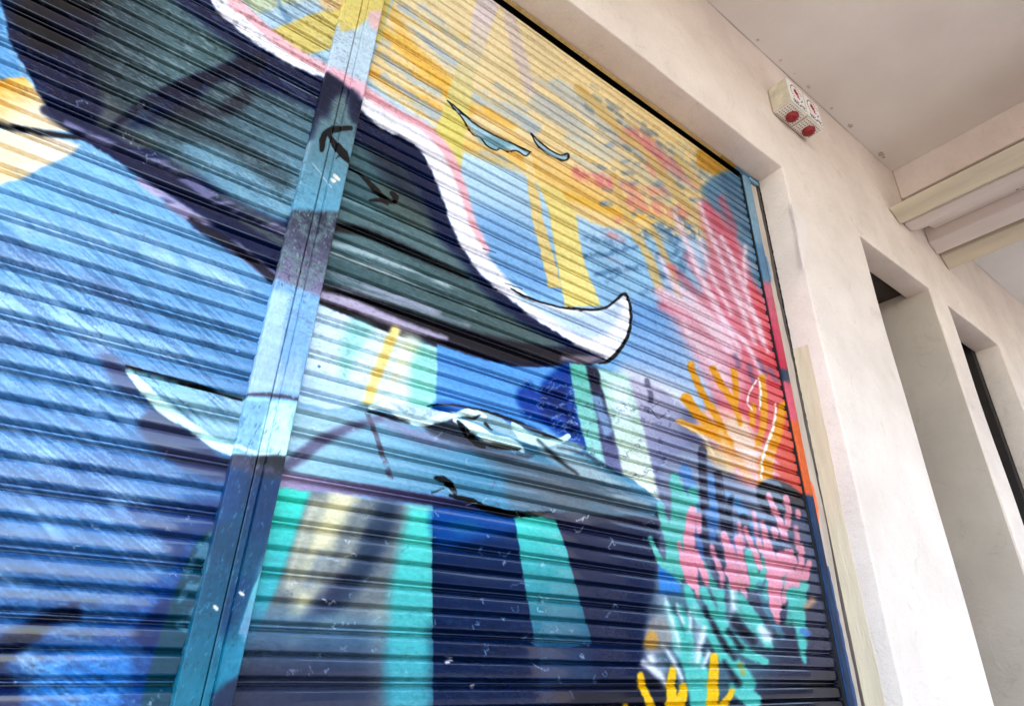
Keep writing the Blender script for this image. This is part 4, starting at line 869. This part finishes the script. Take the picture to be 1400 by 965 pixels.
def curtain(name, xa, xb_, ncol, ztop, parent, mat, zfine=-.32):
    "roller curtain between two edge functions of height; painted as one canvas"
    rows = []
    k = int(math.ceil((ztop - Z0) / PIT)) + 1
    while True:
        ztp = Z0 + k * PIT + .125 * PIT       # slat k spans downward from here
        if ztp - PIT < FLOOR + .03: break
        prof = PROFILE_F if ztp > zfine else PROFILE_C
        for s, d in prof:
            z = ztp - s * PIT
            if z <= ztop: rows.append((z, d))
        k -= 1
    zz = np.array([q[0] for q in rows]); dd = np.array([q[1] for q in rows]) * .001
    t = np.linspace(0, 1, ncol)
    xa_ = np.array([xa(z) for z in zz]); xb2 = np.array([xb_(z) for z in zz])
    X = xa_[:, None] + (xb2 - xa_)[:, None] * t[None]
    Z = np.repeat(zz[:, None], ncol, 1)
    # every slat sits a hair differently and sags a little along its length
    idx = np.floor((Z0 + .125 * PIT - zz) / PIT).astype(int); rr = np.random.default_rng(4)
    jit = rr.normal(0, .0009, 200)[idx % 200]; ph = rr.uniform(0, 6, 200)[idx % 200]
    Y = 1.0 - dd[:, None] + jit[:, None] + .0007 * np.sin(X * 7 + ph[:, None])
    for _ in range(34):      # knocks and dents
        cx, cz, rad, amp = rr.uniform(X.min(), X.max()), rr.uniform(-.4, 1.7), rr.uniform(.02, .07), rr.uniform(-.0012, .0030)
        Y = Y + amp * np.exp(-(((X - cx) / (rad * 1.8)) ** 2 + ((Z - cz) / (rad * .6)) ** 2))
    Zw = Z + .0010 * np.sin(X * 5 + ph[:, None])
    # recess paint is shifted with depth towards the eye, so strokes run unbroken
    dn = np.minimum(dd, 0)[:, None]
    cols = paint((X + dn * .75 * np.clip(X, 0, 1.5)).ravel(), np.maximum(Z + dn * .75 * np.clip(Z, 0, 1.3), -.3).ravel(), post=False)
    off = base(parent)
    nr = len(zz)
    co = np.stack([X - off.x, Y - off.y, Zw + H - off.z], -1).reshape(-1, 3)
    me = bpy.data.meshes.new(name)
    me.vertices.add(len(co)); me.vertices.foreach_set('co', co.astype(np.float32).ravel())
    a = (np.arange(nr - 1)[:, None] * ncol + np.arange(ncol - 1)[None]).ravel()
    quads = np.stack([a, a + ncol, a + ncol + 1, a + 1], 1).astype(np.int32)
    nf = len(quads)
    me.loops.add(nf * 4); me.loops.foreach_set('vertex_index', quads.ravel())
    me.polygons.add(nf); me.polygons.foreach_set('loop_start', np.arange(nf, dtype=np.int32) * 4)
    me.polygons.foreach_set('use_smooth', np.ones(nf, bool))
    me.update(calc_edges=True)
    add_paint(me, cols)
    return link(name, me, mat, parent)

def add_paint(me, cols):
    ca = me.color_attributes.new('paint', 'FLOAT_COLOR', 'POINT')
    lin = s2l(np.clip(cols, 0, 255))
    lum = np.maximum(lin @ np.array([.3, .55, .15]), 1e-4)[:, None]
    lin = np.minimum(lin * lum ** (GAM - 1) * ALB, .86)
    ca.data.foreach_set('color', np.concatenate([lin, np.ones((len(lin), 1))], 1).astype(np.float32).ravel())

def painted_grid(name, x0f, x1f, y_of, zlo, zhi, ncol, nrow, parent, mat, post):
    "strip of sheet metal facing out, with its section given by y_of(share of width)"
    zz = np.linspace(zhi, zlo, nrow); t = np.array(sorted(set(list(np.linspace(0, 1, ncol)))))
    X = np.array([[x0f(z) + (x1f(z) - x0f(z)) * q for q in t] for z in zz]); Z = np.repeat(zz[:, None], len(t), 1)
    Y = np.repeat(np.array([y_of(q) for q in t])[None], nrow, 0)
    cols = paint(X.ravel(), np.maximum(Z, -.3).ravel(), post=post)
    off = base(parent); n = len(t)
    front = np.stack([X - off.x, Y - off.y, Z + H - off.z], -1).reshape(-1, 3)
    fc = [(i * n + j, (i + 1) * n + j, (i + 1) * n + j + 1, i * n + j + 1) for i in range(nrow - 1) for j in range(n - 1)]
    # returns to the wall on both long edges
    V = [tuple(v) for v in front]; C = list(cols)
    for j, s in ((0, 1), (n - 1, -1)):
        k = len(V)
        for i in range(nrow):
            v = front[i * n + j]; V.append((v[0], 1.03 - off.y, v[2])); C.append(cols[i * n + j])
        for i in range(nrow - 1):
            q = (i * n + j, k + i, k + i + 1, (i + 1) * n + j); fc.append(q if s > 0 else q[::-1])
    me = bpy.data.meshes.new(name); me.from_pydata(V, [], fc); me.update()
    add_paint(me, np.array(C))
    return link(name, me, mat, parent)

ZTOP = 1.792
mulL = lambda z: .1795 + .0005 * z
mulR = lambda z: .2565 + .0128 * z
jamb = lambda z: 1.8735 - .0135 * (z + .1)
left = thing('roller_shutter', (-.35, 1.0, FLOOR), 'left roller shutter in blues under the dark bulk of the painted whale', 'roller shutter', 'mural roller shutters')
curtain('slat_curtain', lambda z: -.84, lambda z: mulL(z) + .006, 420, ZTOP, left, MAT['mural'])
V, Fc = boxes((-.84, .18, .990, 1.012, FLOOR, FLOOR + .03)); obj('bottom_bar', V, Fc, MAT['screw'], left, bevel=.003)
V, Fc = boxes((-.899, -.842, .992, 1.03, FLOOR, 1.80)); obj('guide_rail', V, Fc, MAT['screw'], left, bevel=.003)
right = thing('roller_shutter', (1.07, 1.0, FLOOR), 'right roller shutter with sunlit yellow sky, whale tail and pink coral painted on it', 'roller shutter', 'mural roller shutters')
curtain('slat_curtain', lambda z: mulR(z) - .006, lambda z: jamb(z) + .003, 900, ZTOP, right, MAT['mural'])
V, Fc = boxes((.256, 1.885, .990, 1.012, FLOOR, FLOOR + .03)); obj('bottom_bar', V, Fc, MAT['screw'], right, bevel=.003)
# right guide rail: painted channel with a dark slot where the curtain runs in
painted_grid('guide_rail', lambda z: jamb(z) + .006, lambda z: 1.909 - .004 * z, lambda q: .9915 - .003 * math.sin(math.pi * min(1, q * 4) / 2), FLOOR, 1.812, 12, 260, right, MAT['mural_post'], 'rail')
zz_ = [FLOOR, 1.81]; V = []
for z in zz_: V += [(jamb(z) + .0005, .9945, z), (jamb(z) + .0058, .9945, z), (jamb(z) + .0058, 1.03, z), (jamb(z) + .0005, 1.03, z)]
obj('dark_gap_strip', V, [(0, 1, 2, 3), (4, 5, 6, 7), (0, 1, 5, 4), (1, 2, 6, 5), (2, 3, 7, 6), (3, 0, 4, 7)], MAT['black'], right)  # black strip added for the shade in the rail's slot
# paint slopped past the rail onto the mortar
def slop(name, z0, z1, wfun, col, seed):
    rr_ = random.Random(seed); n = 90; V = []; Fc = []
    for i in range(n + 1):
        z = z0 + (z1 - z0) * i / n; w_ = max(.001, wfun(i / n) + rr_.uniform(-.0022, .0022))
        V += [(1.9085, .9886, z), (1.9085 + w_, .9882, z), (1.9085 + w_ + .0008, .9935, z), (1.9085, .9935, z)]
    for k in range(n):
        a = 4 * k; b_ = a + 4
        Fc += [(a, a + 1, b_ + 1, b_), (a + 1, a + 2, b_ + 2, b_ + 1)]
    Fc += [(0, 1, 2, 3), (4 * n, 4 * n + 1, 4 * n + 2, 4 * n + 3)]
    obj(name, V, Fc, col, right)
slop('blue_overpaint', FLOOR + .02, .27, lambda t: .020 * (1 - t) ** .6 + .006 * math.sin(t * 9) * (1 - t) + .006, plain('blue_slop', (20, 62, 106), .45, var=.15, scale=60), 5)
slop('orange_overpaint', .385, .53, lambda t: .015 * math.sin(math.pi * min(1, (1 - t) * 1.1 + .05)) ** .7 + .001, plain('orange_slop', (238, 110, 62), .45, scale=60), 6)
slop('blue_overpaint', 1.30, 1.42, lambda t: .010 * math.sin(math.pi * t) ** .7 + .001, plain('pale_blue_slop', (98, 146, 184), .45, scale=60), 7)
# head lip
painted_grid_head = None
def head_lip(parent, x0, x1):
    xs = np.linspace(x0, x1, 240); off = base(parent); V = []; C = []
    for x in xs:
        for (y, z) in ((.979, 1.8155), (.9785, 1.8095), (.9895, 1.8085), (.990, 1.8165)):
            V.append((x - off.x, y - off.y, z + H - off.z))
    fc = [(4 * i + k, 4 * i + (k + 1) % 4, 4 * i + 4 + (k + 1) % 4, 4 * i + 4 + k) for i in range(239) for k in range(4)]
    fc += [(0, 3, 2, 1), (956, 957, 958, 959)]
    cols = paint(np.repeat(xs, 4), np.full(len(V), 1.83), post='head')
    me = bpy.data.meshes.new('head_lip'); me.from_pydata(V, [], fc); me.update(); add_paint(me, cols)
    link('head_lip', me, MAT['mural_post'], parent)
head_lip(right, mulR(1.8) - .04, 1.905)
head_lip(left, -.895, mulR(1.8) - .042)
for t_, a, b2 in ((left, -.899, .22), (right, .222, 1.953)):
    V, Fc = boxes((a, b2, 1.055, 1.075, 1.60, 2.1), (a, b2, .9925, 1.054, 2.0, 2.02)); obj('roll_housing', V, Fc, MAT['black'], t_)
# bracket at the corner of the rail and the lip
V, Fc = boxes((1.888, 1.950, .9795, .9905, 1.793, 1.8075)); obj('corner_bracket', V, Fc, plain('blue_paint', (110, 148, 178), .75), right, bevel=.002)
# screws
def screw(u, v, parent, c):
    x, z = plane_point(u, v)
    V, Fc = disc(x, 1.0, z, .0032, .0022, 'y', 10, .6); obj('screw', V, Fc, c, parent, smooth=False)
for u, v in [(120.5, 407.5), (114.5, 422.5), (328, 466.5), (324.5, 480)]: screw(u, v, left, MAT['screw'])
screw(436, 501, right, MAT['screw'])

# ---- mullion
post = thing('centre_post', (.22, .99, FLOOR), 'narrow vertical metal post between the two shutters with the mural carried across it', 'post')
def post_y(q):
    y = .986
    for c, w, d in ((.46, .022, .006), (.62, .020, .005)):
        y += d * max(0, 1 - abs(q - c) / w)
    if .48 < q < .60: y += .0015
    e = min(q, 1 - q)
    if e < .03: y += .004 * (1 - e / .03) ** 2
    return y
painted_grid('post_face', mulL, mulR, post_y, FLOOR, 1.825, 60, 1500, post, MAT['mural_post'], True)

# ------------------------------------------------------------------ alarm boxes
def grille_mat(ox, oy):
    m, nt, b = new_mat('punched_grille'); L = nt.links.new
    geo = node(nt, 'ShaderNodeNewGeometry'); sp = node(nt, 'ShaderNodeSeparateXYZ'); L(geo.outputs['Position'], sp.inputs[0])
    def cell(out, o, step):
        a = node(nt, 'ShaderNodeMath', operation='SUBTRACT'); L(out, a.inputs[0]); a.inputs[1].default_value = o
        d = node(nt, 'ShaderNodeMath', operation='DIVIDE'); L(a.outputs[0], d.inputs[0]); d.inputs[1].default_value = step
        p = node(nt, 'ShaderNodeMath', operation='PINGPONG'); L(d.outputs[0], p.inputs[0]); p.inputs[1].default_value = .5
        q = node(nt, 'ShaderNodeMath', operation='MULTIPLY'); L(p.outputs[0], q.inputs[0]); L(p.outputs[0], q.inputs[1])
        return q.outputs[0]
    ad = node(nt, 'ShaderNodeMath', operation='ADD'); L(cell(sp.outputs['X'], ox, .0126), ad.inputs[0]); L(cell(sp.outputs['Y'], oy, .0124), ad.inputs[1])
    mr = node(nt, 'ShaderNodeMapRange'); mr.inputs['From Min'].default_value = .035; mr.inputs['From Max'].default_value = .065; L(ad.outputs[0], mr.inputs['Value'])
    mx = node(nt, 'ShaderNodeMixRGB'); mx.inputs['Color1'].default_value = rgba((52, 46, 44)); mx.inputs['Color2'].default_value = rgba((222, 213, 200)); L(mr.outputs[0], mx.inputs['Fac'])
    L(mx.outputs[0], b.inputs['Base Color']); b.inputs['Roughness'].default_value = .5
    return m

def alarm_box(x0, x1, label, first):
    y0, z0, z1 = .788, 2.148, 2.294; cx0 = x0 + .014
    t = thing('alarm_box', ((x0 + x1) / 2, F, z0), label, 'alarm box', 'pair of alarm boxes on the wall')
    V, Fc = boxes((x0, x1, y0, .8715, z0, z1)); obj('housing', V, Fc, MAT['boxside'], t, bevel=.003)
    V, Fc = boxes((x0 + .004, x1 - .004, y0 - .003, y0 - .0003, z0 + .004, z1 - .004)); fp = obj('front_plate', V, Fc, MAT['plate'], t, bevel=.001)
    V, Fc = boxes((x0 + .004, x1 - .004, y0 + .003, .866, z0 - .003, z0 - .0003)); bp_ = obj('grille_plate', V, Fc, grille_mat(cx0, y0 + .012), t, bevel=.001)
    cx, cz = (x0 + x1) / 2, z0 + .085; W = x1 - x0
    # printed emblem: open ring of small strokes with a leaning red mark, then lines of fine print
    q = []
    for k in range(22):
        a = math.radians(20 + k * 15)
        if 235 < math.degrees(a) < 305: continue
        c, s = cx + .044 * math.cos(a), cz + .044 * math.sin(a)
        q.append((c - .003, c + .003, y0 - .0042, y0 - .0031, s - .002, s + .002))
    for row, n in ((z0 + .030, 9), (z0 + .020, 11), (z0 + .012, 8)):
        for k in range(n):
            if (k * 7 + int(row * 1e4)) % 5 == 0: continue
            xx = cx - W * .38 + W * .76 * k / (n - 1); q.append((xx - .0035, xx + .003, y0 - .0042, y0 - .0031, row - .0022, row + .0022))
    V, Fc = boxes(*q); obj('fine_print', V, Fc, MAT['print'], fp)
    pr = []
    for (ax_, az_, bx_, bz_, w) in ((-.014, .022, .012, -.018, .006), (-.004, .024, .018, -.008, .004), (-.02, .008, .0, -.012, .004), (-.012, .0, .016, .010, .0035), (.0, -.02, .02, -.024, .003)):
        dx, dz = bx_ - ax_, bz_ - az_; L_ = math.hypot(dx, dz); nx_, nz_ = -dz / L_ * w / 2, dx / L_ * w / 2
        pr.append(prism([(cx + ax_ + nx_, cz + az_ + nz_), (cx + bx_ + nx_ * .4, cz + bz_ + nz_ * .4), (cx + bx_ - nx_ * .4, cz + bz_ - nz_ * .4), (cx + ax_ - nx_, cz + az_ - nz_)], 'y', y0 - .0045 - .0002 * len(pr), y0 - .0031))
    V, Fc = merge(*pr); obj('red_emblem', V, Fc, MAT['redprint'], fp)
    my = (y0 + .868) / 2 + .002
    V, Fc = disc(cx + .012, my, z0 - .003, .0275, .024, 'z', 32, .8); obj('red_lens', V, Fc, MAT['red'], t, smooth=False)
    return t
alarm_box(1.985, 2.114, 'left of two off white alarm boxes with a red lens, its plain side showing', True)
alarm_box(2.1165, 2.245, 'right of two off white alarm boxes with a red lens, nearer the beam', False)

# ---- unseen columns and building added behind the viewpoint to darken the shutter reflections
for x, lab in ((1.5, 'unseen square column added across the walkway from the right shutter'), (5.2, 'unseen square column added across the walkway from the small openings'), (-4.5, 'unseen square column added across the walkway left of the shutters')):
    t = thing('added_column', (x, -3.7, FLOOR), lab, 'column', 'added outer columns')
    V, Fc = boxes((x - .4, x + .4, -4.0, -3.4, FLOOR + .2, 2.572)); obj('shaft', V, Fc, MAT['wall'], t, bevel=.01)
    V, Fc = boxes((x - .43, x + .43, -4.03, -3.37, FLOOR, FLOOR + .197)); obj('plinth', V, Fc, MAT['pave'], t, bevel=.01)
far = thing('added_building', (22, -20, FLOOR), 'unseen two storey brown brick building added on the far side of the street', 'building')
V, Fc = boxes((4, 44, -30, -18, FLOOR - .1, 5.2)); obj('walls', V, Fc, plaster('brown_brick', (84, 68, 60), (70, 56, 50), scale=3), far)
V, Fc = boxes((3.6, 44.4, -30.4, -17.6, 5.203, 5.6)); obj('roof', V, Fc, plaster('roof_tile', (96, 76, 66), (80, 64, 58)), far)
for k in range(9):
    for zz_ in (-.6, 2.4):
        x = 6.5 + 4.2 * k; V, Fc = boxes((x - .7, x + .7, -17.99, -17.95, zz_, zz_ + 1.5)); obj('window', V, Fc, plain('window_glass', (50, 56, 62), .15), far)

# ------------------------------------------------------------------ light
SUN_EL, SUN_AZ = math.radians(60), math.radians(200)     # azimuth clockwise from +Y
w = bpy.data.worlds.new('World'); scene.world = w; w.use_nodes = True
nt = w.node_tree; bg = nt.nodes['Background']
sky = nt.nodes.new('ShaderNodeTexSky'); sky.sky_type = 'NISHITA'; sky.sun_disc = False
sky.sun_elevation = SUN_EL; sky.sun_rotation = SUN_AZ
nt.links.new(sky.outputs[0], bg.inputs[0]); bg.inputs[1].default_value = SKY if 'SKY' in globals() else .15
sl = bpy.data.lights.new('sun', 'SUN'); sl.energy = 3.2; sl.angle = math.radians(.53); sl.color = (1, .95, .88)
so = bpy.data.objects.new('sun', sl); COL.objects.link(so); so.location = (-3, -10, 15)
dirv = Vector((math.sin(SUN_AZ) * math.cos(SUN_EL), math.cos(SUN_AZ) * math.cos(SUN_EL), math.sin(SUN_EL)))
so.rotation_euler = dirv.to_track_quat('Z', 'Y').to_euler()

vs = scene.view_settings; vs.view_transform = 'Standard'; vs.look = 'None'; vs.exposure = 3.32; vs.gamma = 1; vs.use_curve_mapping = False
scene.render.engine = 'CYCLES'; scene.cycles.max_bounces = 8; scene.cycles.diffuse_bounces = 5
